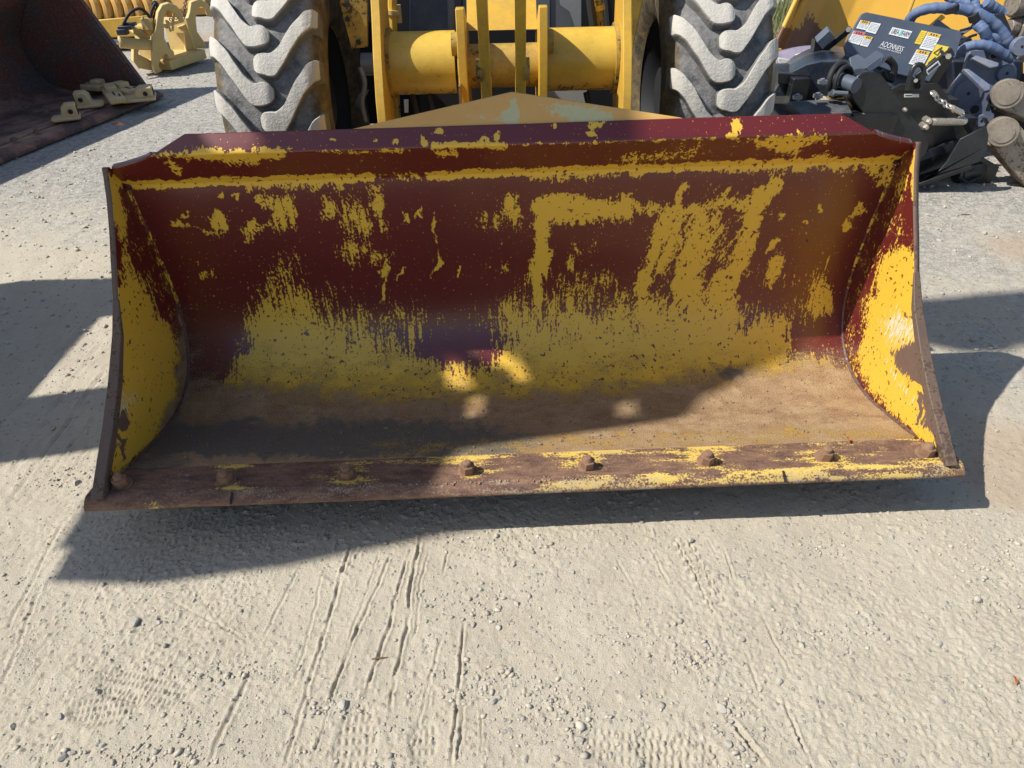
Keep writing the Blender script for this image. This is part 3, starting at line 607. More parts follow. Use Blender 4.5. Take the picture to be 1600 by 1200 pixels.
# cutting edge: its own plate butted against the floor, bevelled nose
ne = 260; ex = np.linspace(-(W/2+.035), W/2+.035, ne)
ep = [(1.6225, .1597), (1.600, .1635), (1.575, .1675), (1.55, .171), (1.525, .1745), (1.500, .178), (1.488, .179), (1.474, .172), (1.462, .159), (1.459, .150), (1.462, .146), (1.520, .142), (1.660, .112), (1.660, .124), (1.6225, .136), (1.6225, .1597)]
EP = np.array(ep); exx = np.repeat(ex[None, :], len(EP), 0); eyy = np.repeat(EP[:, :1], ne, 1)+.004*(fbm(exx*6, exx*0, 3, 77)-.5)*(np.arange(len(EP))[:, None] > 5)*(np.arange(len(EP))[:, None] < 11); ezz = np.repeat(EP[:, 1:], ne, 1)
sl_ = sst(W/2-.03, W/2+.035, np.abs(exx)); eyy = eyy+.0*sl_
EPt = bwa(exx, eyy, ezz); a, b = proj(EPt)
row = np.arange(len(EP))[:, None]+0*a
yE = np.full(a.shape, .05); yE = np.maximum(yE, (.30+.15*sst(600, 800, a)+.1*np.sin(a*.034+2))*(row <= 4)*sst(300, 360, a)*sst(1500, 1420, a)*sst(5, 2.2, row)); yE = np.maximum(yE, .44*(row >= 6)*(row <= 8)*sst(600, 900, a))
for bxp in (349, 542, 731, 917, 1104, 1288, 1446): yE = np.maximum(yE, .56*np.exp(-((a-bxp-8)/42)**2)*(row <= 5))
dE = np.full(a.shape, .10); dE = np.maximum(dE, .40*((row >= 6) & (row <= 9))*sst(1350, 700, a)*sst(200, 600, a)); dE = np.maximum(dE, .45*np.exp(-((a-960)/60)**2)*(row <= 5)); dE = np.maximum(dE, .4*np.exp(-((a-285)/40)**2)*(row <= 6)); dE = np.maximum(dE, .44*(row >= 6)*(row <= 9)*sst(200, 420, a))
edge = grid_obj('cutting_edge', EPt, np.stack([exx, eyy], -1), M['edge'], bucket, dict(yel=yE, dirt=dE))
for sgn in (-1, 1):
    em = MB(); em.prism([bw(sgn*(W/2+.0345), y, z) for y, z in ep[:-1]], bw(sgn*.002, 0, 0)-bw(0, 0, 0)); obj('edge_end', em, M['edge'], edge)
for gx in (-.845, .735):                                            # cracks across the nose
    g_ = MB(); g_.box(bw(gx, 1.468, .170), (.005, .034, .006), ax=[(cps, sps, 0), (-sps*.9, cps*.9, .45), (0, -.45, .9)]); obj('edge_crack', g_, M['dark'], edge)
# bolts
pit = .351; bxs = [-2.5*pit-.30]+[(-2.5+i)*pit for i in range(6)]+[2.5*pit+.30]
def bolt_mb(c, seed):
    r = random.Random(seed); mb = MB(); up = np.array([0, -.13, .99]); a0 = r.random()
    mb.tube([c, c+up*.006], .029, 20)
    a = np.array([math.cos(a0), math.sin(a0), 0]); b_ = np.cross(up, a)
    hexv = [c+up*.005+.0215*(math.cos(k*math.pi/3)*a+math.sin(k*math.pi/3)*b_) for k in range(6)]
    mb.prism(hexv, up*.028)
    mb.tube([c+up*.030, c+up*.034, c+up*(.040+.006*r.random()), c+up*.0465], [.0165, .0135, .012, .008], 10); return mb
for i, x in enumerate(bxs):
    obj('bolt', bolt_mb(bw(x, 1.536, .1725), i), M['rustbolt'], bucket, bevel=.0012, angle=25)
# triangular stiffener plate standing behind the lip
st_pix = [(548, 204), (660, 176), (800, 146), (930, 166), (1066, 190), (1066, 215), (800, 232), (548, 230)]
P0 = bw(0, 2.135, 1.01); nn = np.array([sps*1.0, -.72, .5])
smb = MB(); rows_ = 24; cols_ = 90
top_y = lambda x: np.interp(x, [548, 800, 1066], [205, 146, 187]); bot_y = lambda x: np.interp(x, [548, 1066], [212, 196])
gxp = np.linspace(548, 1066, cols_)
Pst = np.array([[onp(x, top_y(x)*(1-t)+bot_y(x)*t, P0, nn) for x in gxp] for t in np.linspace(0, 1, rows_)])
a, b = proj(Pst)
pw = .46*blob(a, b, 760, 188, 60, 22)+.75*blob(a, b, 900, 178, 62, 14, .15)+.3*blob(a, b, 700, 182, 16, 14)+.6*band(a, b, 802, 150, 803, 195, 5)+.5*blob(a, b, 795, 185, 12, 9)
stf = grid_obj('back_stiffener', Pst, np.stack([a, b], -1)/500, M['stiff'], bucket, dict(pale=pw-.05), thick=.014)
rearb = MB(); rearb.prism([bw(-.85, 2.20, .95), bw(.85, 2.20, .95), bw(.60, 2.30, .40), bw(-.60, 2.30, .40)], bw(0, .03, 0)-bw(0, 0, 0))
rearb.box(bw(-.35, 2.45, .45), (.06, .35, .5)); rearb.box(bw(.30, 2.45, .45), (.06, .35, .5)); obj('rear_hinge', rearb, M['yellow_dirty'], bucket)
# grit lying in the bucket is stuff
def stones_mesh(name, pts, sizes, seed=1):
    r = np.random.default_rng(seed)
    t = (1+5**.5)/2
    iv = np.array([(-1, t, 0), (1, t, 0), (-1, -t, 0), (1, -t, 0), (0, -1, t), (0, 1, t), (0, -1, -t), (0, 1, -t), (t, 0, -1), (t, 0, 1), (-t, 0, -1), (-t, 0, 1)]); iv /= np.linalg.norm(iv[0])
    fi = np.array([(0, 11, 5), (0, 5, 1), (0, 1, 7), (0, 7, 10), (0, 10, 11), (1, 5, 9), (5, 11, 4), (11, 10, 2), (10, 7, 6), (7, 1, 8), (3, 9, 4), (3, 4, 2), (3, 2, 6), (3, 6, 8), (3, 8, 9), (4, 9, 5), (2, 4, 11), (6, 2, 10), (8, 6, 7), (9, 8, 1)])
    n = len(pts); pts = np.asarray(pts); sizes = np.asarray(sizes)
    A = r.uniform(0, 2*np.pi, n); v = np.repeat(iv[None], n, 0)*(1+r.uniform(-.28, .28, (n, 12, 1)))
    sc = np.stack([r.uniform(.8, 1.35, n), r.uniform(.6, 1.0, n), r.uniform(.4, .75, n)], 1); v = v*sc[:, None]
    ca, sa = np.cos(A)[:, None], np.sin(A)[:, None]
    v = np.stack([v[..., 0]*ca-v[..., 1]*sa, v[..., 0]*sa+v[..., 1]*ca, v[..., 2]], -1)*sizes[:, None, None]+pts[:, None]
    f = (fi[None]+12*np.arange(n)[:, None, None]).reshape(-1, 3)
    me = bpy.data.meshes.new(name); me.vertices.add(n*12); me.vertices.foreach_set('co', v.astype(np.float32).ravel())
    me.loops.add(f.size); me.loops.foreach_set('vertex_index', f.astype(np.int32).ravel()); me.polygons.add(len(f))
    me.polygons.foreach_set('loop_start', np.arange(0, f.size, 3, dtype=np.int32)); me.polygons.foreach_set('loop_total', np.full(len(f), 3, np.int32)); me.update(calc_edges=True)
    put_attr(me, 'tone', np.repeat(r.uniform(0, 1, n), 12)); return me
pp = []; ss = []
for _ in range(900):
    x = RNG.uniform(-1.12, 1.12)*(1 if RNG.random() < .7 else .4); s = RNG.uniform(.02, .55); y, z = prof(s); pp.append(bw(x, y, z+.004)); ss.append(RNG.uniform(.001, .0035)*(2.2 if RNG.random() < .07 else 1))
for _ in range(130):
    x = RNG.normal(-.15, .40); 
    if abs(x) < 1.2: pp.append(bw(x, 1.487+RNG.uniform(-.007, .012), .179)); ss.append(abs(RNG.normal(0, .0018))+.001)
me = stones_mesh('bucket_grit', pp, ss, 3); me.materials.append(plain('rusty_grit', (.25, .18, .12), .9)); o = bpy.data.objects.new('bucket_grit', me); COL.objects.link(o); o['kind'] = 'stuff'

# ------------------------------------------------------------------ WHEEL LOADER
LX = -.05
loader = thing('wheel_loader', 'yellow wheel loader behind the maroon bucket, its chunky front tyres caked in pale dust', 'wheel loader', (LX, 3.8, 0))
TR = .625; AX = 3.76; AZ = .665
def tyre_r(x):
    ax = abs(x); return np.interp(ax, [0, .10, .17, .205, .222, .232, .225, .20], [.622, .618, .606, .585, .55, .5, .5, .5])
def carcass(mb):
    pts = [(-.17, .335), (-.205, .37), (-.232, .45), (-.236, .52), (-.225, .565), (-.205, .594), (-.17, .610), (-.10, .619), (0, .622), (.10, .619), (.17, .610), (.205, .594), (.225, .565), (.236, .52), (.232, .45), (.205, .37), (.17, .335)]
    seg = 88; v = []; f = []; side = []
    for i in range(seg):
        t = 2*math.pi*i/seg
        for x, r in pts: v.append((x, r*math.cos(t), r*math.sin(t))); side.append(1.0 if r < .60 else (0.0 if abs(x) < .19 else .3))
    m = len(pts)
    for i in range(seg):
        for k in range(m-1): f.append((i*m+k, ((i+1) % seg)*m+k, ((i+1) % seg)*m+k+1, i*m+k+1))
    mb.add(v, f); return side
def lug_mb(sd):
    mb = MB(); tops = []; npt = 26
    us = np.linspace(0, 1, npt); v = []; f = []
    for i, u in enumerate(us):
        x = -.034+u*.266; off = 0.20*max(0, (x-.035))/.2 if x < .235 else .2
        off = .205*sst(.02, .235, x)-.012*sst(.0, .06, x)*sst(.13, .06, x)+.0*x
        wd = .0405+.007*math.sin(u*3.1)+.0016*math.sin(u*23+sd)+.0012*math.sin(u*41)
        wd *= [.50, .78, .93][i] if i < 3 else 1
        rb = np.interp(x, [-.05, .10, .17, .205, .225, .24], [.615, .612, .602, .586, .56, .52]); rt = np.interp(x, [-.05, .0, .12, .18, .212, .232, .245], [.660, .664, .660, .650, .632, .60, .545])
        if i < 2: rt -= .010-.006*i
        e = np.array([max(0, 1)])
        dphi = off/.64
        for (o_, r_, tp) in ((-wd*1.25, rb, 0), (-wd*.98, rt-.005, .55), (-wd*.92, rt, 1), (0, rt+.002, 1), (wd*.92, rt, 1), (wd*.98, rt-.005, .55), (wd*1.25, rb, 0)):
            ph = dphi+o_/.64; v.append((sd*x, -r_*math.cos(ph), r_*math.sin(ph))); tops.append(tp if x < .225 else tp*.2)
    for i in range(npt-1):
        for k in range(6): f.append((i*7+k, i*7+k+1, (i+1)*7+k+1, (i+1)*7+k))
    f.append((0, 1, 2, 3, 4, 5, 6)); f.append(tuple((npt-1)*7+k for k in (6, 5, 4, 3, 2, 1, 0)))
    mb.add(v, f); return mb, tops
lug_me = {}
for sd in (-1, 1):
    mb, tops = lug_mb(sd); me = mesh_of('lug', mb.v, mb.f); finish(me, 38); put_attr(me, 'top', tops); me.materials.append(M['lug']); lug_me[sd] = me
cmb = MB(); sd_attr = carcass(cmb); tyre_me = mesh_of('tyre', cmb.v, cmb.f); finish(tyre_me, 60); put_attr(tyre_me, 'side', sd_attr); tyre_me.materials.append(M['tyre'])
rmb = MB(); rmb.tube([(-.17, 0, 0), (-.165, 0, 0), (-.10, 0, 0), (.10, 0, 0), (.165, 0, 0), (.17, 0, 0)], [.345, .34, .30, .30, .34, .345], 40, caps=False); rmb.tube([(-.03, 0, 0), (.03, 0, 0)], .30, 40); rmb.tube([(-.14, 0, 0), (.14, 0, 0)], .12, 20)
rim_me = mesh_of('rim', rmb.v, rmb.f); finish(rim_me); rim_me.materials.append(M['dark'])  # wheel rims coloured near black for the shade they sit in
def wheel(cx, phase):
    o = bpy.data.objects.new('wheel', tyre_me); COL.objects.link(o); o.parent = loader; o.location = (cx-LX, AX-3.8, AZ); o.rotation_euler = (phase, 0, .02)
    rm = bpy.data.objects.new('rim', rim_me); COL.objects.link(rm); rm.parent = o
    for sd in (-1, 1):
        for k in range(18):
            l = bpy.data.objects.new('lug', lug_me[sd]); COL.objects.link(l); l.parent = o
            l.rotation_euler = (-(2*math.pi*(k+(.5 if sd > 0 else 0))/18), 0, 0)
    return o
wheel(LX-.968, .05); wheel(LX+.968, -.02)
LX = -.005
# lift arms (thick plates running back), torque tube
def yz_plate(mb, x0, x1, pts): mb.prism([(x0, y, z) for y, z in pts], (x1-x0, 0, 0))
lp = [(3.00, .30), (2.99, .45), (2.99, .70), (3.02, .85), (3.085, 1.0), (3.16, 1.12), (3.25, 1.30), (3.36, 1.55), (3.55, 1.55), (3.42, 1.2), (3.38, .95), (3.30, .75), (3.22, .55), (3.20, .30)]
for sx in (-1, 1):
    m = MB(); yz_plate(m, LX+sx*.503-.018, LX+sx*.503+.018, lp); obj('lift_arm', m, M['yellow'], loader, bevel=.003)
m = MB(); m.tube([(LX+.17+.32*i/12, 3.285, .93) for i in range(13)], .124, 48); tt2 = obj('torque_tube', m, M['grease'], loader)
m = MB(); m.tube([(LX-.49+.29*i/12, 3.285, .93) for i in range(13)], .124, 48); tt = obj('torque_tube', m, M['grease'], loader)
for o_, w_ in ((tt, .62), (tt2, .72)):
    zz = np.array([v.co[2] for v in o_.data.vertices]); put_attr(o_.data, 'grease', w_*sst(-.02, -.10, zz-.93)-.25)
for sx in (-1, 1):
    m = MB(); m.tube([(LX+sx*.484, 3.285, .93), (LX+sx*.470, 3.285, .93)], .140, 32); obj('weld_collar', m, M['yellow_dirty'], tt)
for sx in (-1, 1):
    m = MB(); x = LX+sx*.162
    yz_plate(m, x-.017, x+.017, [(3.06, .55), (3.05, .80), (3.04, .98), (3.07, 1.165), (3.12, 1.165), (3.40, 1.02), (3.42, .80), (3.30, .55)]); obj('bracket_plate', m, M['yellow'], loader, bevel=.003)
    m = MB(); x = LX+sx*.066
    yz_plate(m, x-.018, x+.018, [(2.93, .45), (2.87, .70), (2.80, .92), (2.70, 1.18), (2.58, 1.45), (2.56, 1.55), (2.72, 1.55), (2.84, 1.25), (2.94, .98), (3.06, .90), (3.08, .45)]); obj('tilt_lever', m, M['yellow'], loader, bevel=.003)
    m = MB(); m.box((LX+sx*.122, 3.05, .66), (.05, .03, .26)); obj('web_plate', m, M['yellow'], loader, bevel=.004)
m = MB(); m.tube([(LX-.145, 3.20, .93), (LX+.145, 3.20, .93)], .085, 28); obj('lever_pin_tube', m, M['yellow_dirty'], loader)
m = MB(); m.prism([(LX-.145, 3.23, 1.06), (LX+.145, 3.23, 1.06), (LX+.145, 3.34, 1.155), (LX-.145, 3.34, 1.155)], (0, .02, .02)); obj('cover_plate', m, M['yellow'], loader, bevel=.003)
m = MB(); m.tube([(LX-.21, 3.02, .80), (LX-.185, 3.02, .80)], .022, 6); m.box((LX-.176, 3.02, .80), (.008, .05, .20)); obj('keeper_bolt', m, M['rustbolt'], loader)
for sx in (-1, 1):
    for z_ in (.62, .70):
        m = MB(); m.tube([(LX+sx*.122, 3.036, z_), (LX+sx*.122, 3.024, z_)], .014, 6); obj('plate_bolt', m, M['rustbolt'], loader)
    m = MB(); m.tube([(LX+sx*.181, 3.13, 1.03), (LX+sx*.205, 3.13, 1.03)], .045, 20); obj('pin_boss', m, M['yellow_dirty'], loader)
    m = MB(); m.tube([(LX+sx*.075, 2.80, 1.0), (LX+sx*.098, 2.80, 1.0)], .04, 18); obj('pin_boss', m, M['yellow_dirty'], loader)
    m = MB(); m.tube(smooth_path([(LX+sx*.182, 3.162, .99), (LX+sx*.182, 3.155, .93), (LX+sx*.182, 3.165, .86), (LX+sx*.182, 3.20, .82)]), .007, 6); obj('weld_bead', m, M['yellow_dirty'], loader)
for dx, z0, z1 in ((.36, .80, .60), (-.40, .82, .58), (-.33, .82, .60)):
    m = MB(); m.tube(smooth_path([(LX+dx, 3.26, z0), (LX+dx+.02, 3.22, (z0+z1)/2), (LX+dx-.01, 3.30, z1), (LX+dx+.03, 3.4, z1-.2)]), .013, 8); obj('hydraulic_hose', m, M['rubber'], loader)
# frame, body and hoses seen between the arms
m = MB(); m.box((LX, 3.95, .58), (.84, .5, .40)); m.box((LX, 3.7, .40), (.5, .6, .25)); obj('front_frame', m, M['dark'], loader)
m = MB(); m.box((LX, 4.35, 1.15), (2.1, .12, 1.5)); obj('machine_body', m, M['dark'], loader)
m = MB(); m.prism([at(722, -30, 3.86), at(905, -30, 3.86), at(905, 48, 3.86), at(722, 48, 3.86)], (0, .03, 0)); cg = obj('front_panel', m, M['cabgrey'], loader, bevel=.004)
m = MB(); m.prism([at(640, -30, 3.95), at(722, -30, 3.95), at(722, 52, 3.95), at(640, 52, 3.95)], (0, .03, 0)); obj('front_panel', m, M['navy'], loader, bevel=.004)
m = MB(); m.prism([at(870, -30, 3.80), at(908, -30, 3.80), at(908, 46, 3.80), at(900, 46, 3.80), at(890, 18, 3.80), at(876, 8, 3.80)], (0, .02, 0)); obj('light_panel', m, plain('pale_grey_panel', (.3, .32, .34), .4), loader)
m = MB()
for x in (859, 722): m.prism([at(x, -30, 3.855), at(x+1.6, -30, 3.855), at(x+1.6, 48, 3.855), at(x, 48, 3.855)], (0, .006, 0))
obj('panel_seam', m, M['dark'], cg)
m = MB(); m.prism([at(520, -40, 3.55), at(574, -40, 3.55), at(574, 74, 3.55), at(549, 76, 3.55), at(534, 20, 3.55)], (0, .03, 0)); fp = obj('fender_plate', m, M['yellow_dirty'], loader, bevel=.003)
m = MB()
for (x, y) in ((543, 7), (543, 30), (560, 66)): m.tube([at(x, y, 3.548), at(x, y, 3.54)], .012, 10)
obj('plate_hole', m, M['dark'], fp)
m = MB(); m.prism([at(985, -40, 3.6), at(1012, -40, 3.6), at(1000, 22, 3.6), at(988, 80, 3.6)], (0, .03, 0)); obj('fender_plate', m, M['yellow_dirty'], loader, bevel=.003)
def hose(pix, Y, r, mat, name, parent, seg=9):
    m = MB(); m.tube(smooth_path([at(a, b, Y) for a, b in pix]), r, seg); return obj(name, m, mat, parent)
hose([(615, -30), (613, 10), (614, 52), (614, 120), (616, 190)], 3.48, .020, M['yellow'], 'hydraulic_pipe', loader)
m = MB(); m.tube([at(613, 15, 3.48), at(613, 22, 3.48)], .033, 12); m.box(at(609, 22, 3.5), (.10, .03, .07)); obj('pipe_clamp', m, M['pale_yellow'], loader)
hose([(702, -30), (705, 10), (705, 52)], 3.5, .016, M['cabgrey'], 'hydraulic_hose', loader)
hose([(931, -30), (934, 10), (937, 50), (936, 120)], 3.48, .020, M['yellow_dirty'], 'hydraulic_pipe', loader); m = MB(); m.tube([at(933, 8, 3.48), at(934, 16, 3.48)], .034, 12); obj('pipe_clamp', m, M['yellow'], loader)
hose([(920, -30), (923, 10), (929, 50)], 3.44, .018, M['rubber'], 'hydraulic_hose', loader); hose([(945, -30), (949, 10), (953, 60)], 3.6, .02, M['rubber'], 'hydraulic_hose', loader)
hose([(616, 130), (619, 180), (620, 230)], 3.45, .022, M['yellow_dirty'], 'hydraulic_pipe', loader)
m = MB(); m.prism([at(631, 156, 3.6), at(638, 156, 3.6), at(638, 176, 3.6), at(632, 176, 3.6)], (0, .01, 0)); obj('reflector', m, M['white'], loader)
m = MB(); m.prism([at(855, 138, 3.68), at(917, 138, 3.68), at(917, 166, 3.68), at(855, 166, 3.68)], (0, .02, 0)); obj('light_panel', m, plain('dusty_white_panel', (.45, .45, .42), .7), loader)
m = MB(); m.tube([at(566, 100, 3.62), at(590, 100, 3.62)], .05, 16); m.tube([at(561, 150, 3.62), at(569, 155, 3.62)], .05, 16); obj('hub_fitting', m, M['cabgrey'], loader)
hose([(563, 105), (570, 130), (566, 160), (572, 190)], 3.5, .012, M['cabgrey'], 'grease_hose', loader)
m = MB(); m.box((LX+.44, 3.0, .70), (.05, .05, .05)); m.tube([(LX+.44, 3.0, .70), (LX+.44, 2.96, .72)], .012, 8); obj('grease_fitting', m, M['pale_yellow'], loader)

# ------------------------------------------------------------------ BIG DARK BUCKET (upper left)
EA = np.array([-3.10, 6.65, 0]); ed = np.array([.2602, .9656, 0]); en = np.array([.9656, -.2602, 0])
bigb = thing('rock_bucket', 'huge dark rusty bucket lying open at the upper left, cast teeth strewn on its floor', 'bucket', EA-ed*1.3-en*.5)
BP = np.array([(.10, .055), (.30, .040), (.60, .030), (.85, .03), (.985, .05), (1.10, .10), (1.20, .20), (1.245, .33), (1.235, .48), (1.14, .62), (1.02, .76), (.93, .95), (.90, 1.15), (.85, 1.45)])
def bb(a, z, l): return EA-en*a+ed*l+np.array([0, 0, z])
LW = -2.9
bs = np.concatenate([[0], np.cumsum(np.hypot(*np.diff(BP, axis=0).T))]); sv3 = np.linspace(0, bs[-1], 80); ba, bz = np.interp(sv3, bs, BP[:, 0]), np.interp(sv3, bs, BP[:, 1])
lu = np.linspace(LW, .03, 60)
PB = np.array([[bb(a, z, l) for l in lu] for a, z in zip(ba, bz)])
dd = np.repeat(np.interp(sv3, [0, .8, 1.3, 2.0, 3], [.55, .5, .2, .15, .3])[:, None], 60, 1)
bsh = grid_obj('back_shell', PB, np.stack(np.meshgrid(lu, sv3), -1), M['oldbucket'], bigb, dict(dirt=dd), thick=.03)
sp_pts = [(.06, .06), (.464, .777), (.72, 1.25), (.85, 1.45)]+[tuple(p) for p in BP[::-1][1:]]
for l0 in (LW-.04, 0):
    m = MB(); m.prism([bb(a, z, l0) for a, z in sp_pts], ed*.04); o = obj('side_plate', m, M['oldbucket'], bigb, bevel=.004); put_attr(o.data, 'dirt', np.full(len(o.data.vertices), .05))
    if l0 == 0:
        m = MB(); m.prism([bb(.10+k*.42, .10+k*.745, -.012) for k in (0, 1)]+[bb(.20+k*.42, .10+k*.745, -.012) for k in (1, 0)], ed*.012); o2 = obj('wear_strip', m, M['oldbucket'], o, bevel=.003); put_attr(o2.data, 'dirt', np.full(len(o2.data.vertices), .1))
m = MB(); m.prism([bb(-.02, .0, LW-.1), bb(-.02, .025, LW-.1), bb(.03, .052, LW-.1), bb(.20, .050, LW-.1), bb(.20, .0, LW-.1)], ed*(2.9+.18)); o = obj('cutting_edge', m, M['oldbucket'], bigb, bevel=.003); put_attr(o.data, 'dirt', np.full(len(o.data.vertices), .42))
m = MB(); m.prism([bb(.16, .05, LW-.05), bb(.16, .066, LW-.05), bb(.26, .062, LW-.05), bb(.26, .04, LW-.05)], ed*(2.9)); o = obj('edge_seam', m, M['oldbucket'], bigb, bevel=.003); put_attr(o.data, 'dirt', np.full(len(o.data.vertices), .6))
for px, py in ((22, 219), (58, 206), (40, 167), (72, 176)):
    g = gr(px, py, .07); m = MB(); m.tube([g, g+np.array([0, 0, .012]), g+np.array([0, 0, .02])], [.03, .026, .012], 7); o = obj('mud_clod', m, M['twig'], bsh)
# cast teeth
def tooth(px, py, ang, ln, wd, ht, label, kind, Z=.07):
    g = gr(px, py, Z); d = np.array([math.cos(ang), math.sin(ang), 0]); s = np.array([-d[1], d[0], 0]); u = np.array([0, 0, 1.])
    t = thing('bucket_tooth', label, 'bucket tooth', g, 'cast bucket teeth on the rusty bucket floor')
    m = MB()
    if kind == 0:   # socket box running into a thin blade
        sec = [(0, ht*.55, ht), (.35, ht*.62, ht*.98), (.5, ht*.5, ht*.75), (1.0, 0, .012)]
        m.prism([g-d*ln*.5, g-d*ln*.5+u*ht, g-d*ln*.12+u*ht, g+d*ln*.02+u*ht*.8, g+d*ln*.08+u*ht*.3, g+d*ln*.5+u*.02, g+d*ln*.5], s*wd)
        m.box(g-d*ln*.05+s*wd*.5+u*.012, (ln*1.0, wd*1.5, .024), ax=[d, s, u])
        obj('tooth_body', m, M['tooth'], t, bevel=.012)
        h = MB(); c = g-d*(ln*.505)+s*wd*.5+u*ht*.55; h.prism([c-s*wd*.3-u*ht*.28, c+s*wd*.3-u*ht*.28, c+s*wd*.3+u*ht*.28, c-s*wd*.3+u*ht*.28], d*.012-d*.016); obj('socket', h, M['dark'], t)
        h = MB(); c = g-d*ln*.28-s*.002+u*ht*.55; h.tube([c, c-s*.004], .018, 12); h.tube([c+s*(wd+.006), c+s*(wd+.01)], .018, 12); obj('pin_hole', h, M['dark'], t)
    else:           # flat adapter with two legs
        m.box(g+u*.035, (ln, wd, .05), ax=[d, s, u]); m.box(g-d*ln*.25+u*.075, (ln*.45, wd*.7, .05), ax=[d, s, u]); obj('tooth_body', m, M['tooth'], t, bevel=.012)
        h = MB(); h.box(g+d*ln*.12+u*.0615, (ln*.3, .012, .004), ax=[d, s, u]); h.box(g+d*ln*.3+s*wd*.25+u*.0615, (ln*.2, .012, .004), ax=[d, s, u]); obj('slot', h, M['dark'], t)
    return t
tooth(103, 184, math.radians(205), .20, .10, .115, 'bucket tooth nearest the camera, small hooded casting with a square socket', 0)
tooth(142, 168, math.radians(20), .20, .12, .12, 'bucket tooth with a hollow hood facing right, second along the row', 0)
tooth(180, 156, math.radians(-58), .44, .13, .1, 'long flat slotted bucket adapter lying across the middle of the pile', 1)
tooth(150, 142, math.radians(160), .22, .12, .10, 'bucket tooth lying behind the long slotted adapter, at the back of the pile', 1)
tooth(200, 148, math.radians(-35), .26, .14, .10, 'flat cast piece tucked between the long adapter and the hollow end tooth', 1)
tooth(217, 152, math.radians(200), .26, .15, .10, 'hollow bucket tooth at the far tip of the cutting edge', 0)

# ------------------------------------------------------------------ QUICK COUPLER (yellow hooks)
coup = thing('hook_coupler', 'pale yellow attachment coupler with two tall open hooks standing on the gravel', 'coupler', gr(235, 118))
def cc(x, y): return (120+x/6.667, y/6.667)
H1 = [(960, 30), (1040, 60), (1100, 140), (1115, 215), (1085, 240), (1060, 180), (1010, 120), (950, 105), (912, 150), (905, 250), (915, 400), (960, 500), (1008, 530), (1020, 575), (1000, 605), (960, 600), (935, 560), (895, 590), (865, 640), (855, 690), (890, 740), (820, 772), (795, 700), (785, 400), (820, 300), (845, 130), (890, 50)]
H2 = [(1280, -12), (1370, 40), (1420, 120), (1412, 180), (1375, 172), (1350, 90), (1290, 70), (1248, 110), (1240, 200), (1255, 330), (1330, 440), (1352, 490), (1325, 512), (1275, 485), (1220, 530), (1200, 600), (1225, 640), (1150, 645), (1120, 320), (1060, 292), (1140, 240), (1175, 130), (1190, 20)]
hn = np.array([.55, -.83, 0])
m = MB(); m.plate([cc(*p) for p in H1], gr(247, 116), hn, .09); obj('hook', m, M['pale_yellow'], coup, bevel=.006)
m = MB(); m.plate([cc(*p) for p in H2], gr(300, 96), hn, .09); obj('hook', m, M['pale_yellow'], coup, bevel=.006)
c0 = gr(247, 116)+np.array([-.05, .14, 0]); c1 = gr(300, 96)+np.array([-.02, .12, 0])
dv = (c1-c0); dv[2] = 0; Lc = np.linalg.norm(dv); dv /= Lc; sv_ = np.array([-dv[1], dv[0], 0])
m = MB(); m.box((c0+c1)/2+np.array([0, 0, .06]), (Lc*1.0, .34, .09), ax=[dv, sv_, (0, 0, 1)]); obj('base_plate', m, M['pale_yellow'], coup, bevel=.006)
m = MB(); m.box(c0*.62+c1*.38+np.array([0, 0, .40])+sv_*.03, (Lc*.75, .30, .03), ax=[dv, sv_, (0, 0, 1)]); m.box(c0*.9+c1*.1+sv_*.05+np.array([0, 0, .25]), (.05, .3, .32), ax=[dv, sv_, (0, 0, 1)]); m.box(c0*.1+c1*.9+sv_*.05+np.array([0, 0, .25]), (.05, .3, .32), ax=[dv, sv_, (0, 0, 1)]); obj('frame', m, M['pale_yellow'], coup, bevel=.005)
m = MB(); m.plate([cc(580, 270), cc(640, 300), cc(800, 400), cc(790, 440), cc(660, 430), cc(645, 380), cc(590, 350)], gr(247, 116)+np.array([-.12, .05, 0]), hn, .25); m.plate([cc(590, 420), cc(640, 450), cc(640, 570), cc(780, 640), cc(800, 740), cc(640, 710), cc(590, 640)], gr(247, 116)+np.array([-.12, .05, 0]), hn, .12); obj('lock_housing', m, M['pale_yellow'], coup, bevel=.006)
pc = gr(247, 116)+np.array([-.14, -.0, 0])
def cpt(x, y, off=0): return onp(*cc(x, y), pc, hn)+hn*off
m = MB(); m.tube([cpt(440, 440), cpt(455, 440), cpt(460, 440), cpt(650, 462), cpt(780, 465)], [.052, .058, .052, .05, .05], 18); obj('ram_barrel', m, M['pale_yellow'], coup)
m = MB(); m.tube([cpt(250, 425), cpt(445, 440)], .022, 14); obj('ram_rod', m, M['chrome'], coup)
for i, pth in enumerate(([(490, 300), (490, 240), (560, 130), (650, 90), (720, 130), (770, 200), (790, 240)], [(780, 230), (790, 120), (830, 40), (850, 80), (820, 180), (800, 230)], [(800, 60), (840, 30), (860, 110), (850, 200)])):
    m = MB(); m.tube(smooth_path([cpt(x, y, -.04*i) for x, y in pth]), .015, 8); obj('hydraulic_hose', m, M['rubber'], coup)
m = MB(); m.box(cpt(515, 285), (.13, .09, .035)); m.box(cpt(480, 330), (.09, .08, .05)); m.box(cpt(560, 250), (.10, .06, .03)); obj('valve_block', m, M['navy'], coup, bevel=.004)
m = MB(); m.box(cpt(740, 250), (.10, .07, .10)); obj('valve_fitting', m, M['pale_yellow'], coup, bevel=.004)
for pp_ in ((cpt(690, 310), cpt(685, 240), cpt(690, 170)), (cpt(980, 330), cpt(930, 210)), (cpt(1000, 320), cpt(1010, 140))):
    m = MB(); m.tube(pp_, .011, 6); obj('valve_lever', m, M['pale_yellow'], coup)
cm = MB()
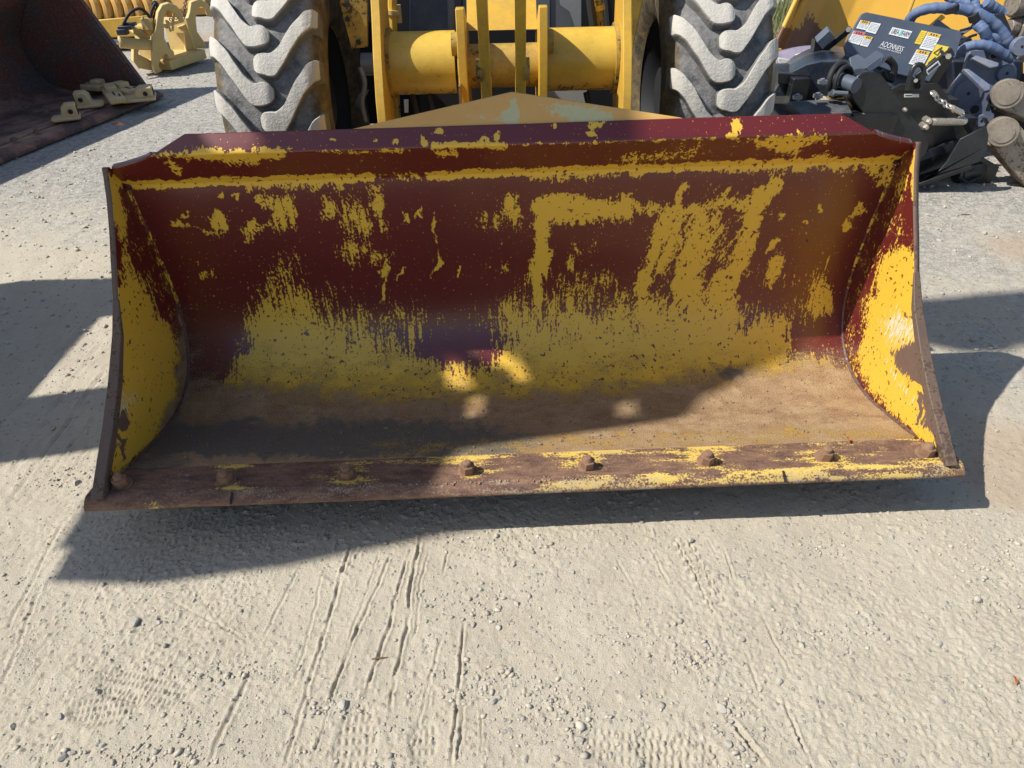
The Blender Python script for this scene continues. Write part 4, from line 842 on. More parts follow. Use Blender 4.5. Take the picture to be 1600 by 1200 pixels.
for i in range(9):
    p = cpt(1165-i*4, 0+i*24, -.1); cm.ring(p, (1, .2, 0) if i % 2 else (.2, 1, .1), .016, .0055, 10, 5)
for i in range(6):
    p = cpt(1060-i*25, 200+i*18+20*math.sin(i*2), -.12); cm.ring(p, (1, .2, .5) if i % 2 else (.2, 1, .1), .016, .0055, 10, 5)
obj('chain', cm, M['rustbolt'], coup)
# ribbed ochre blade behind
rib = thing('ribbed_blade', 'ochre ribbed blade with a flat yellow lower beam, behind the hook coupler', 'plough blade', gr(200, 68))
RY = 9.0; m = MB(); rows = [(-40, 9.25), (0, 9.05), (20, 9.0), (30, 9.03)]
for (r0, y0), (r1, y1) in zip(rows[:-1], rows[1:]):
    m.prism([at(100, r0, y0), at(320, r0-8, y0), at(320, r1-8, y1), at(100, r1+4, y1)], (0, .04, 0))
obj('mould_board', m, M['ochre'], rib)
for k in range(8):
    x = 128+k*16.5; m = MB(); m.tube(smooth_path([at(x-8, -40, 9.18), at(x, -8, 9.0), at(x+7, 10, 8.95), at(x+10, 30, 8.97)]), .055, 10); obj('rib', m, M['ochre'], rib)
m = MB(); m.prism([at(100, 36, 8.9), at(235, 23, 8.9), at(235, 56, 8.9), at(100, 62, 8.9)], (0, .14, 0)); obj('lower_beam', m, M['yellow'], rib, bevel=.01)
m = MB(); m.prism([at(100, 62, 9.0), at(240, 55, 9.0), at(240, 92, 9.0), at(100, 96, 9.0)], (0, .1, 0)); obj('undercarriage', m, M['dark'], rib)
# dark clutter at the far left top
tyr = thing('spare_tyre', 'dark worn tyre lying flat beyond the hooks at the top of the yard', 'tyre', gr(318, 22)+np.array([0, .45, 0])); g = gr(318, 22)+np.array([-.05, .5, .14])
m = MB(); m.ring(g, (0, 0, 1), .36, .15, 36, 10); obj('tyre_casing', m, M['rubber'], tyr); m = MB(); m.tube([g-np.array([0, 0, .1]), g+np.array([0, 0, .06])], .22, 24); obj('rim', m, M['rustbolt'], tyr)
skid = thing('steel_crate', 'dark steel crate standing behind the chain of the hook coupler', 'crate', gr(275, 30)+np.array([0, .4, 0])); g = gr(275, 30)+np.array([0, .6, .35])
for i in range(6):
    m = MB(); m.box(g+np.array([0, -.3, -.29+i*.13]), (.9, .03, .11)); obj('slat', m, M['twig'], skid, bevel=.004)
for sx in (-1, 1):
    m = MB(); m.box(g+np.array([sx*.42, -.26, 0]), (.07, .05, .8)); m.box(g+np.array([sx*.42, .26, 0]), (.07, .05, .8)); obj('corner_post', m, M['dark'], skid)

# ------------------------------------------------------------------ ORANGE BUCKET (upper right)
orb = thing('orange_bucket', 'orange bucket with a jagged rust brown patch at its corner, behind the black mower', 'bucket', (3.6, 6.2, 0))
cols = [(1203, 5.75), (1216, 5.98), (1250, 6.08), (1300, 6.12), (1330, 6.10), (1400, 6.02), (1500, 5.92), (1640, 5.85)]
xo = np.linspace(1203, 1640, 110); yo = np.interp(xo, *zip(*cols)); to = np.linspace(-60, 130, 60)
PO = np.array([[at(x-(t)*.46+36*(x < 1e9)*0+ (0 if x > 1320 else 0)+.46*80-.0, t, y+.0025*(60-t)) for x, y in zip(xo, yo)] for t in to])
a, b = proj(PO)
bw_ = .95*softpoly(a, b, [(1200, 85), (1215, 40), (1245, 45), (1262, 22), (1275, 45), (1283, 78), (1270, 90)], 10)+.25*blob(a, b, 1245, 10, 12, 12)
grid_obj('back_shell', PO, np.stack(np.meshgrid(xo, to), -1)/300, M['orangebucket'], orb, dict(bare=bw_), thick=.03)
for x0, x1 in ((1254, 1213), (1427, 1398)):
    m = MB(); pth = [at(x0+20, -38, 5.98), at(x0, 0, 5.95), at((x0+x1)/2, 38, 5.92), at(x1, 78, 5.9)]; m.tube(pth, .014, 8); obj('weld_rib', m, M['orange'], orb)
m = MB(); m.prism([at(1196, 78, 5.7), at(1222, 76, 5.7), at(1222, 110, 5.7), at(1196, 110, 5.7)], (0, .3, 0)); m.tube([at(1203, 76, 5.68), at(1212, 84, 5.68)], .03, 10); obj('corner_bracket', m, M['orange'], orb, bevel=.006)
m = MB(); m.box((4.2, 6.5, .15), (3.0, .9, .3)); obj('floor_plate', m, M['orange'], orb)

# ------------------------------------------------------------------ BLACK FLAIL MOWER (right)
mow = thing('flail_mower', 'black flail mower attachment with warning stickers on its slate hood, lying right of the loader', 'mower attachment', (2.35, 4.5, 0))
pn = np.array([.10, -.80, .60]); pn /= np.linalg.norm(pn); PP = at(1405, 70, 4.62)
hood_pix = [(1347, 21), (1354, 18.5), (1425, 33), (1496, 47), (1502, 51), (1503, 57), (1497, 76), (1478, 102), (1457, 129), (1405, 116), (1324, 84), (1320.5, 71), (1328, 54)]
m = MB(); m.plate(hood_pix, PP, pn, .025); hood = obj('hood_panel', m, M['slate'], mow, bevel=.005)
m = MB(); m.plate([(1324, 84), (1405, 116), (1457, 129), (1466, 150), (1400, 140), (1318, 105)], PP+np.array([0, -.02, 0]), (.1, -.95, .25), .03); obj('hood_skirt', m, M['slate'], mow, bevel=.004)
def q8(*pts): return [(1300+x/8, y/8) for x, y in pts]
def quad_pts(q): return [onp(a, b, PP, pn) for a, b in q]
def sticker(quad, mat, name='sticker', lift=.003, header=None, hmat=None, lines=5, parent=None, lmat=None):
    C = quad_pts(quad); m = MB(); m.prism([c+pn*lift for c in C], -pn*.0015); s = obj(name, m, mat, parent or hood)
    tl, tr, br, bl = C
    P = lambda u, v: (tl*(1-u)+tr*u)*(1-v)+(bl*(1-u)+br*u)*v
    if header:
        m = MB(); m.prism([P(u, v)+pn*(lift+.0015) for u, v in ((.03, .02), (.97, .02), (.97, header), (.03, header))], -pn*.001); obj('header', m, hmat, s)
        m = MB()
        for i in range(3): m.prism([P(u, v)+pn*(lift+.003) for u, v in ((.25+.2*i, .06), (.33+.2*i, .06), (.33+.2*i, header-.04), (.25+.2*i, header-.04))], -pn*.001)
        obj('header_mark', m, M['dark_print'], s)
    m = MB(); r = random.Random(int(quad[0][0]*7)); y0 = (header or .05)+.08
    for i in range(lines):
        v = y0+(.92-y0)*i/max(1, lines)
        u = .08
        while u < .85:
            l = r.uniform(.08, .3); m.prism([P(a_, b_)+pn*(lift+.0015) for a_, b_ in ((u, v), (min(.93, u+l), v), (min(.93, u+l), v+.035), (u, v+.035))], -pn*.001); u += l+.05
    if lines: obj('small_print', m, lmat or M['grey_print'], s)
    return s, P
sticker(q8((355, 252), (475, 275), (420, 380), (300, 355)), M['white'], header=.30, hmat=M['orange_print'], lines=4)
sticker(q8((485, 278), (607, 300), (540, 428), (415, 395)), M['white'], lines=6)
sticker(q8((270, 385), (418, 412), (335, 565), (195, 525)), M['white'], header=.27, hmat=M['red_print'], lines=5)
sticker(q8((405, 446), (512, 468), (440, 590), (345, 568)), M['white'], header=.27, hmat=M['orange_print'], lines=5)
pl, P = sticker(q8((755, 342), (1000, 395), (948, 488), (705, 430)), M['white'], 'name_plate', lines=0)
def text_on(body, P, u0, u1, v0, v1, mat, lift, parent, name='lettering'):
    cu = bpy.data.curves.new('t', 'FONT'); cu.body = body; cu.size = 1; to_ = bpy.data.objects.new('t', cu); COL.objects.link(to_)
    dg = bpy.context.evaluated_depsgraph_get(); me = bpy.data.meshes.new_from_object(to_.evaluated_get(dg)); bpy.data.objects.remove(to_)
    co = np.array([v.co[:] for v in me.vertices]); mn, mxx = co.min(0), co.max(0); s = (co-mn)/np.maximum(mxx-mn, 1e-6)
    base = worg(parent)
    for v, t in zip(me.vertices, s):
        p = P(u0+(u1-u0)*t[0], v1+(v0-v1)*t[1])+pn*lift-base; v.co = p
    me.update(); me.materials.append(mat); me.name = name; o = bpy.data.objects.new(name, me); COL.objects.link(o); o.parent = parent; return o
text_on('UREA', P, .06, .42, .16, .84, M['dark_print'], .0048, pl); text_on('FARM', P, .57, .95, .16, .84, M['dark_print'], .0048, pl)
m = MB(); m.prism([P(u, v)+pn*.0046 for u, v in ((.45, .12), (.54, .12), (.54, .88), (.45, .88))], -pn*.001); obj('emblem', m, M['teal_print'], pl)
C = quad_pts(q8((632, 512), (905, 592), (868, 650), (592, 576))); PT = lambda u, v: (C[0]*(1-u)+C[1]*u)*(1-v)+(C[3]*(1-u)+C[2]*u)*v
text_on('AOONNESS', PT, 0, 1, 0, 1, M['white'], .003, hood)
C2 = quad_pts(q8((585, 583), (865, 657), (855, 676), (575, 600))); PT2 = lambda u, v: (C2[0]*(1-u)+C2[1]*u)*(1-v)+(C2[3]*(1-u)+C2[2]*u)*v
text_on('MADE IN KOREA', PT2, 0, 1, 0, 1, M['white'], .003, hood)
sticker(q8((1115, 382), (1190, 395), (1100, 560), (1027, 545)), M['yellow_print'], lines=6, lmat=M['orange_print'])
sticker(q8((1198, 400), (1362, 437), (1250, 640), (1087, 607)), M['white'], header=.20, hmat=M['orange_print'], lines=7)
sticker(q8((1060, 620), (1226, 652), (1125, 838), (955, 800)), M['white'], header=.22, hmat=M['orange_print'], lines=6)
wl, P = sticker(q8((1305, 555), (1457, 588), (1300, 860), (1160, 820)), M['yellow_print'], lines=0)
m = MB()
for tri in (((.12, .40), (.5, .08), (.5, .46)), ((.12, .88), (.42, .55), (.5, .9))):
    for i in range(3):
        A, B_ = P(*tri[i]), P(*tri[(i+1) % 3]); m.tube([A+pn*.005, B_+pn*.005], .0022, 5)
for u, v in ((.7, .28), (.8, .34), (.66, .72), (.6, .8)): m.tube([P(u, v)+pn*.003, P(u, v)+pn*.0055], .012, 8)
obj('pictogram', m, M['dark_print'], wl)
# hood stays
def bar(pa, pb, Y, wd, th, mat, name, parent, bev=.003):
    A, B_ = at(*pa, Y), at(*pb, Y); d = B_-A; L = np.linalg.norm(d); d /= L; n = np.array([0, -1., 0]); s = np.cross(d, n); s /= np.linalg.norm(s); n = np.cross(s, d)
    m = MB(); m.box((A+B_)/2, (L, wd, th), ax=[d, s, n]); return obj(name, m, mat, parent, bevel=bev)
s1 = bar((1432, 122), (1489, 80), 4.40, .05, .02, M['black'], 'hood_stay', mow)
bar((1484, 88), (1456, 132), 4.42, .05, .02, M['black'], 'hood_stay', mow); bar((1286, 80), (1330, 44), 4.75, .035, .02, M['black'], 'hood_stay', mow)
bar((1448, 114), (1468, 98), 4.385, .032, .003, M['white'], 'sticker', s1, 0); bar((1450, 112.5), (1466, 99.5), 4.382, .014, .002, M['dark_print'], 'small_print', s1, 0)
m = MB()
for a, b, Y in ((1482, 88, 4.385), (1326, 46, 4.73)): m.tube([at(a, b, Y), at(a, b, Y-.015)], .016, 6)
obj('stay_bolt', m, M['zinc'], mow)
m = MB(); m.prism([at(1276, 66, 4.72), at(1296, 48, 4.72), at(1304, 58, 4.72), at(1285, 78, 4.72)], (0, .05, .02)); obj('bracket_tab', m, M['slate'], mow, bevel=.003)
m = MB(); m.prism([at(1274, 62, 4.74), at(1296, 92, 4.74), at(1270, 92, 4.74)], (0, .06, 0)); obj('tab_support', m, M['black'], mow)
# drum hood, pulley, shaft, belt guard
m = MB(); arc = [(1212, 128), (1222, 112), (1240, 97), (1262, 86), (1285, 81), (1310, 81), (1335, 86), (1345, 96)]
front = [at(a, b, 4.62) for a, b in arc]; back = [at(a, b-9, 5.05) for a, b in arc]; mid = [at(a-2, b+16, 4.40) for a, b in arc]
n_ = len(arc); V = front+back+mid; m.add(V, [(i, i+1, n_+i+1, n_+i) for i in range(n_-1)]+[(2*n_+i, 2*n_+i+1, i+1, i) for i in range(n_-1)])
lo = [at(1212, 150, 4.38), at(1345, 150, 4.38)]; o_ = len(m.v); m.add(lo, []); m.f += [tuple([2*n_+i for i in range(n_)]+[o_+1, o_])]
obj('drum_hood', m, M['blackgloss'], mow, angle=50)
m = MB(); m.box(at(1228, 150, 4.5)+np.array([0, 0, -.08]), (.10, .4, .45)); m.prism([at(1216, 114, 4.36), at(1268, 118, 4.36), at(1254, 132, 4.36), at(1216, 132, 4.36)], (0, .05, 0)); m.prism([at(1234, 132, 4.33), at(1266, 128, 4.33), at(1275, 158, 4.33), at(1246, 160, 4.33)], (0, .25, 0)); obj('side_frame', m, M['black'], mow, bevel=.005)
m = MB(); m.prism([at(1232, 158, 4.18), at(1320, 154, 4.18), at(1332, 176, 4.0), at(1254, 180, 4.0)], (0, .03, -.05)); obj('platform', m, worn('scuffed_dark_platform', (.055, .06, .065), (.2, .19, .17), .5, .5), mow, bevel=.004)
m = MB(); m.box(at(1290, 205, 4.2), (.65, .3, .25)); obj('lower_body', m, M['black'], mow, bevel=.006)
pc_ = at(1309, 125, 4.22); m = MB(); m.ring(pc_, (.55, -.8, .1), .083, .017, 36, 10); m.ring(pc_+np.array([.02, -.03, 0]), (.55, -.8, .1), .075, .012, 36, 8); m.tube([pc_-np.array([.02, -.03, 0]), pc_+np.array([.01, -.015, 0])], .03, 16)
for k in range(4):
    t = k*math.pi/2+.4; e1 = np.array([.82, .57, 0]); e2 = np.array([0, .1, 1.]); m.tube([pc_, pc_+.08*(math.cos(t)*e1+math.sin(t)*e2)], .011, 6)
obj('drive_pulley', m, M['rubber'], mow)
m = MB(); m.tube([at(1310, 124, 4.22), at(1338, 134, 4.10)], .04, 18); obj('drive_shaft', m, M['slate'], mow)
m = MB()
for (a, b) in ((1285, 128), (1278, 150), (1246, 152), (1300, 146)): m.tube([at(a, b-5, 4.12), at(a, b+5, 4.12)], .013, 8); m.box(at(a, b, 4.12), (.045, .03, .018))
m.tube([at(1302, 145, 4.1), at(1324, 146, 4.1)], .012, 8); obj('fastener', m, M['cabgrey'], mow)
def circ(x, y, r, a0, a1, n): return [(x+r*math.cos(math.radians(a0+(a1-a0)*i/n)), y+r*math.sin(math.radians(a0+(a1-a0)*i/n))) for i in range(n+1)]
gpix = circ(1359, 142, 30, 140, 325, 16)+circ(1424, 226, 27, -35, 120, 12)
m = MB(); m.plate(gpix, at(1390, 190, 4.08), (-.10, -1, .10), .15); bg_ = obj('belt_guard', m, M['black'], mow, bevel=.006)
for (a, b) in ((1348, 180), (1413, 171)):
    c = onp(a, b, at(1390, 190, 4.08), (-.10, -1, .10)); m = MB(); m.tube([c, c-np.array([0, .014, 0]), c-np.array([0, .02, 0])], [.0125, .0115, .005], 10); obj('guard_bolt', m, M['zinc'], bg_)
m = MB(); m.plate([(1390, 140), (1408, 132), (1466, 131), (1481, 150), (1500, 192), (1522, 222), (1508, 246), (1466, 272), (1437, 288), (1425, 286), (1400, 230)], at(1450, 200, 4.20), (-.05, -1, .05), .025); sidep = obj('side_plate', m, M['black'], mow, bevel=.004)
m = MB(); m.plate([(1500, 217), (1541, 197), (1545, 212), (1543, 228), (1532, 252), (1516, 258), (1450, 277), (1437, 289), (1440, 283), (1462, 273), (1480, 252)], at(1500, 250, 4.05), (-.25, -1, .15), .02); obj('skid_wing', m, M['black'], mow, bevel=.003)
m = MB(); m.prism([at(1430, 289, 4.06), at(1518, 259, 4.02), at(1520, 264, 4.02), at(1440, 291, 4.06)], (0, .10, 0)); obj('skid_shoe', m, M['black'], mow, bevel=.003)
m = MB(); m.plate([(1428, 256), (1482, 238), (1492, 226), (1500, 218), (1480, 222), (1426, 246)], at(1450, 240, 4.15), (0, -1, .3), .02); obj('seam_plate', m, M['black'], mow, bevel=.003)
m = MB(); m.tube([at(1496, 272, 4.2), at(1530, 262, 4.25)], .055, 18); m.tube([at(1498, 276, 4.12), at(1512, 286, 4.1), at(1524, 280, 4.1)], .008, 6); m.box(at(1515, 270, 4.3), (.2, .2, .14)); obj('rear_roller', m, M['black'], mow)
m = MB(); m.tube(smooth_path([at(1417, 141, 4.12), at(1421, 122, 4.13), at(1428, 105, 4.14), at(1436, 101, 4.14), at(1443, 106, 4.14), at(1442, 124, 4.13), at(1438, 141, 4.12)]), .013, 10); m.prism([at(1424, 124, 4.15), at(1441, 124, 4.15), at(1439, 140, 4.15), at(1421, 140, 4.15)], (0, .01, 0)); obj('lifting_loop', m, M['black'], mow)
m = MB(); m.tube([at(1431, 126, 4.13), at(1431, 126, 4.115)], .011, 6); obj('loop_bolt', m, M['zinc'], mow)
m = MB(); m.plate([(1413, 147), (1436, 147), (1436, 152), (1413, 152)], at(1425, 150, 4.165), (-.05, -1, .05), .003); lb = obj('sticker', m, M['white'], sidep); m = MB(); m.plate([(1415, 148.5), (1425, 148.5), (1425, 150.5), (1415, 150.5)], at(1425, 150, 4.160), (-.05, -1, .05), .002); obj('small_print', m, M['dark_print'], lb)
A, B_ = at(1456, 190.5, 4.08), at(1505, 190, 4.08); sm_ = MB(); hp = []
for i in range(200):
    t = i/199; th = t*2*math.pi*20; hp.append(A*(1-t)+B_*t+.017*np.array([0, math.cos(th), math.sin(th)]))
sm_.tube(hp, .0048, 5); spg = obj('tension_spring', sm_, M['zinc'], mow)
m = MB(); m.tube([A+np.array([-.0, 0, 0]), B_], .012, 8)
for (a, b) in ((1452, 190), (1507, 190), (1447, 199)):
    c = at(a, b, 4.08); m.tube([c+np.array([0, .05, 0]), c, c-np.array([0, .012, 0])], [.02, .02, .01], 8)
obj('spring_mount', m, M['zinc'], mow)
lk = MB(); lks = [(1459, 146), (1463, 152), (1469, 158), (1476, 162), (1482, 166), (1489, 170), (1497, 174), (1503, 177)]
for i, (a, b) in enumerate(lks):
    c = at(a, b, 4.09); lk.ring(c, (.5, -.7, .5) if i % 2 else (.2, -.4, .9), .017, .006, 12, 6)
lk.tube([at(1488, 169, 4.08), at(1502, 176, 4.08)], .016, 8); lk.tube([at(1458, 144, 4.14), at(1460, 148, 4.06)], .012, 8); obj('drop_chain', lk, M['zinc'], mow)
# bent bracket plates between hood and guard
m = MB(); m.plate([(1327, 90), (1341, 84), (1352, 92), (1370, 78), (1382, 85), (1378, 96), (1350, 114), (1332, 116)], at(1352, 95, 4.32), (-.2, -.8, .6), .02); obj('bent_bracket', m, M['slate'], mow, bevel=.003)
m = MB(); m.plate([(1352, 106), (1380, 86), (1383, 97), (1360, 112)], at(1365, 98, 4.28), (.3, -.8, .5), .02); obj('bent_bracket', m, M['slate'], mow, bevel=.003)
for pth in ([(1384, 92), (1394, 100), (1396, 112), (1388, 124)], [(1388, 90), (1398, 102), (1397, 118)], [(1380, 110), (1385, 122), (1395, 126)]):
    hose(pth, 4.36, .016, M['rubber'], 'cable_bundle', mow, 7)
m = MB(); m.box(at(1395, 190, 4.5), (.5, .4, .35)); m.box(at(1430, 220, 4.5), (.5, .3, .35)); obj('gearbox', m, M['dark'], mow)

# ------------------------------------------------------------------ BLUE GREY GRAB with sleeved hoses
grb = thing('hydraulic_grab', 'blue grey hydraulic grab with round pin caps and faded blue sleeved hoses, behind the mower', 'grab', (3.35, 4.9, 0))
GY_ = 4.72; gn = np.array([-.15, -1, .12])
m = MB(); m.plate([(1516, 78), (1545, 78), (1562, 84), (1580, 92), (1590, 108), (1588, 130), (1568, 140), (1556, 168), (1552, 200), (1545, 218), (1530, 216), (1505, 182), (1478, 150), (1490, 134), (1507, 112)], at(1540, 140, GY_), gn, .05); gp = obj('grab_jaw', m, M['blueSteel'], grb, bevel=.006)
def disc(px, py, r, th, name, parent, mat, Y0=GY_, hole=None):
    c = onp(px, py, at(1540, 140, Y0), gn); n = gn/np.linalg.norm(gn); m = MB(); m.tube([c, c+n*th*.8, c+n*th], [r, r, r*.93], 28); o = obj(name, m, mat, parent)
    if hole: m = MB(); m.tube([c+n*th, c+n*(th+.002)], hole, 14); obj('centre_hole', m, M['dark'], o)
    return o
disc(1570, 114, .052, .03, 'pin_cap', grb, M['blueSteel'], hole=.009); disc(1531, 188, .038, .025, 'pin_cap', grb, M['blueSteel'], hole=.008); disc(1512, 146, .085, .012, 'cover_disc', grb, M['blueSteel'], hole=.01); disc(1551, 87, .03, .015, 'pin_eye', grb, M['blueSteel'], hole=.016)
m = MB()
c = onp(1523, 171, at(1540, 140, GY_), gn); n = gn/np.linalg.norm(gn); m.tube([c, c+n*.002], .026, 16); m.plate([(1540, 172), (1552, 140), (1556, 142), (1546, 172)], at(1540, 140, GY_-.003), gn, .002); obj('jaw_opening', m, M['dark'], gp)
for pts in ([(1518, 90), (1526, 86), (1562, 98), (1560, 104), (1548, 106)], [(1505, 107), (1514, 107), (1548, 132), (1548, 141), (1540, 142)]):
    m = MB(); m.plate(pts, at(1540, 110, GY_-.14), (-.1, -.7, .7), .03); obj('flange', m, M['blueSteel'], grb, bevel=.006)
m = MB(); m.prism([at(1488, 95, 5.0), at(1600, 95, 5.0), at(1600, 230, 5.0), at(1500, 230, 5.0)], (0, .3, 0)); m.prism([at(1440, 60, 5.1), at(1520, 60, 5.1), at(1520, 140, 5.1), at(1460, 140, 5.1)], (0, .2, 0)); m.prism([at(1552, 22, 5.05), at(1570, 20, 5.05), at(1588, 62, 5.05), at(1575, 70, 5.05)], (0, .1, 0)); obj('grab_body', m, M['navy'], grb, bevel=.01)
m = MB(); m.plate([(1455, 44), (1462, 33), (1466, 30), (1487, 45), (1500, 48), (1470, 46)], at(1475, 42, 4.85), (-.2, -1, .3), .02); m.plate([(1490, 52), (1520, 38), (1524, 42), (1500, 58)], at(1505, 48, 4.88), (-.2, -1, .5), .02); m.plate([(1502, 62), (1522, 52), (1524, 55), (1503, 69)], at(1510, 60, 4.86), (-.2, -1, .5), .02); obj('grab_plate', m, M['blueSteel'], grb, bevel=.004)
def sleeve(pix, Y, r, mat='bluecloth'):
    P_ = smooth_path([at(a, b, Y+(.0 if not c else c)) for a, b, c in pix], 12); rr = [r*.86*(1+.035*math.sin(i*.9+r*90)+.10*random.uniform(-1, 1)*(i % 3 == 0)) for i in range(len(P_))]
    m = MB(); m.tube(P_, rr, 14); return obj('hose_sleeve', m, M[mat], grb, angle=60)
sleeve([(1420, 32, .1), (1432, 20, .05), (1455, 13, 0), (1485, 13, -.03), (1515, 17, -.05), (1540, 27, -.08), (1562, 46, -.1), (1576, 68, -.12), (1582, 88, -.1)], 4.85, .036)
sleeve([(1494, 86, 0), (1510, 74, -.05), (1530, 70, -.08), (1550, 74, -.1), (1570, 86, -.1), (1582, 92, -.1)], 4.78, .034)
sleeve([(1524, 36, 0), (1536, 46, -.05), (1542, 60, -.05), (1545, 76, -.05)], 4.78, .036); sleeve([(1545, 46, 0), (1556, 56, -.05), (1564, 74, -.05), (1574, 90, -.05)], 4.8, .026)
sleeve([(1480, -6, .2), (1500, 2, .15), (1520, 8, .1), (1530, 16, .1)], 4.85, .034); sleeve([(1522, -8, .1), (1524, 4, .08), (1526, 16, .05)], 4.82, .028); sleeve([(1540, 4, .2), (1552, 12, .2), (1566, 22, .2)], 4.9, .04)
m = MB(); m.tube([at(1486, 9, 4.81), at(1487, 18, 4.81)], .041, 14); obj('hose_tie', m, M['rubber'], grb)
m = MB(); m.tube([at(1520, 22, 4.77), at(1523, 32, 4.77)], .03, 10); obj('hose_tie', m, M['rubber'], grb)
for pth in ([(1500, 68), (1515, 58), (1526, 54)], [(1500, 48), (1516, 44), (1530, 40)]): hose(pth, 4.83, .008, M['rusty_tan'], 'thin_pipe', grb, 6)
o = disc(1592, 72, .055, .04, 'swivel_cap', grb, M['blueSteel'], 4.66, .008)
# grey links above the grab
lnk = thing('link_track', 'pale grey cast links hanging at the top right corner of the yard', 'track links', at(1590, 20, 5.3)*np.array([1, 1, 0]))
for (x, y, r) in ((1597, 4, .085), (1590, 40, .06), (1601, 46, .09), (1600, 80, .07)):
    c = at(x, y, 5.3); m = MB(); m.tube([c+np.array([-.09, -.05, 0]), c+np.array([-.07, -.05, 0]), c+np.array([.1, .05, 0])], [r*.8, r, r], 18); l = obj('cast_link', m, M['rusty_tan'], lnk, bevel=.005)
# rusty arms at the right edge
ra = thing('pallet_fork', 'scuffed rusty brown steel arms with round end caps at the right edge of the yard', 'fork arms', gr(1600, 250))
for (c0_, d0_, wd, r, Y) in (((1573, 146), (1680, 190), .19, .075, 4.28), ((1566, 205), (1670, 330), .20, .075, 4.15)):
    A, B_ = at(*c0_, Y), at(*d0_, Y-.1); d = (B_-A)/np.linalg.norm(B_-A); n = np.array([-.3, -.9, .3]); s = np.cross(d, n); s /= np.linalg.norm(s); n = np.cross(s, d)
    m = MB(); L = np.linalg.norm(B_-A); m.box((A+B_)/2-n*.06+d*.03, (L, .165, .13), ax=[d, s, n]); arm = obj('arm', m, M['arm'], ra, bevel=.01)
    m = MB(); ax_ = np.array([-.45, -.85, .15]); ax_ /= np.linalg.norm(ax_); m.tube([A-ax_*.10, A+ax_*.045, A+ax_*.052], [r, r, r*.9], 26); m.ring(A+ax_*.045, ax_, r*.98, .008, 26, 6); m.tube([A+ax_*.050, A+ax_*.058], r*.78, 24); obj('end_cap', m, M['cap'], arm)
m = MB(); m.prism([at(1575, 178, 4.4), at(1620, 186, 4.4), at(1620, 215, 4.4), at(1578, 190, 4.4)], (0, .2, 0)); m.box(at(1650, 190, 4.6), (.4, .4, .5)); obj('cross_member', m, M['dark'], ra)
# bag
bag = thing('plastic_sack', 'crumpled lilac grey sack with a white printed flap, right of the right tyre', 'sack', at(1250, 100, 5.3)*np.array([1, 1, 0]))
nu, nv = 40, 18; ub = np.linspace(0, 1, nu); vb = np.linspace(0, 1, nv)
PBG = np.array([[at(1212+u*120, 73+10*(1-math.sin(u*math.pi))+v*38, 5.45-.28*math.sin(v*math.pi*.8)-.03*float(fbm(np.array([u*9.]), np.array([v*5.]), 3, 5)[0])*3) for u in ub] for v in vb])
grid_obj('sack_cloth', PBG, np.stack(np.meshgrid(ub, vb), -1), M['cloth'], bag, {}, thick=.01)
m = MB(); m.prism([at(1215, 90, 5.12), at(1238, 94, 5.12), at(1236, 106, 5.1), at(1220, 108, 5.1)], (0, .02, 0)); m.prism([at(1243, 86, 5.12), at(1262, 80, 5.12), at(1268, 84, 5.12), at(1248, 92, 5.12)], (0, .02, 0)); fl = obj('white_flap', m, M['bagwhite'], bag, bevel=.004)
m = MB(); m.prism([at(1218, 93.5, 5.115), at(1227, 96, 5.115), at(1227, 98.2, 5.115), at(1218, 95.7, 5.115)], (0, .003, 0)); obj('print_mark', m, M['dark_print'], fl)

# ------------------------------------------------------------------ grass beyond
gm = MB()
for i in range(900):
    g = gr(RNG.uniform(1180, 1262), RNG.uniform(10, 60)); h = RNG.uniform(.08, .30); a_ = RNG.uniform(0, 6.3); d = np.array([math.cos(a_), math.sin(a_), 0]); w_ = .008; l = RNG.uniform(-.1, .1, 2)
    tip = g+np.array([l[0], l[1], h]); gm.add([g-d*w_, g+d*w_, tip], [(0, 1, 2)])
me = mesh_of('dry_grass', gm.v, gm.f); me.materials.append(M['grass']); o = bpy.data.objects.new('dry_grass', me); COL.objects.link(o); o['kind'] = 'stuff'

# ------------------------------------------------------------------ made-up machine out of frame, shaped to cast the soft shadows
caster = thing('shadow_caster', 'unseen made-up machine on posts, shaped to throw soft shadow across the bucket', 'machine', (-3.6, 1.5, 0))
CX = -3.6; cell = .04
edge_lo = [(.88, 2.60), (.81, 2.9), (.79, 3.3), (.81, 4.03), (1.0, 4.05), (1.01, 4.6), (1.03, 4.88), (1.14, 4.95), (1.23, 5.2), (1.26, 5.45), (1.4, 5.62)]  # panel outline follows the wanted shadow edge
cells = []; holes = [(1.44, 4.03, .08), (1.41, 4.29, .06), (1.27, 4.08, .075), (1.13, 4.69, .065), (1.56, 4.22, .12)]  # holes placed to let sun spots onto the bucket
pv = MB(); YS = np.arange(.78, 2.30, cell); ZS = np.arange(2.62, 5.6, cell)
ymin = lambda z: np.interp(z, [p[1] for p in edge_lo], [p[0] for p in edge_lo]); ymax = lambda z: np.interp(z, [2.6, 3.6, 4.2, 5.6], [2.25, 2.25, 2.15, 2.1])
def keep(y, z): return ymin(z) <= y+cell/2 <= ymax(z) and not any((y+cell/2-a)**2+(z+cell/2-b)**2 < r*r for a, b, r in holes)
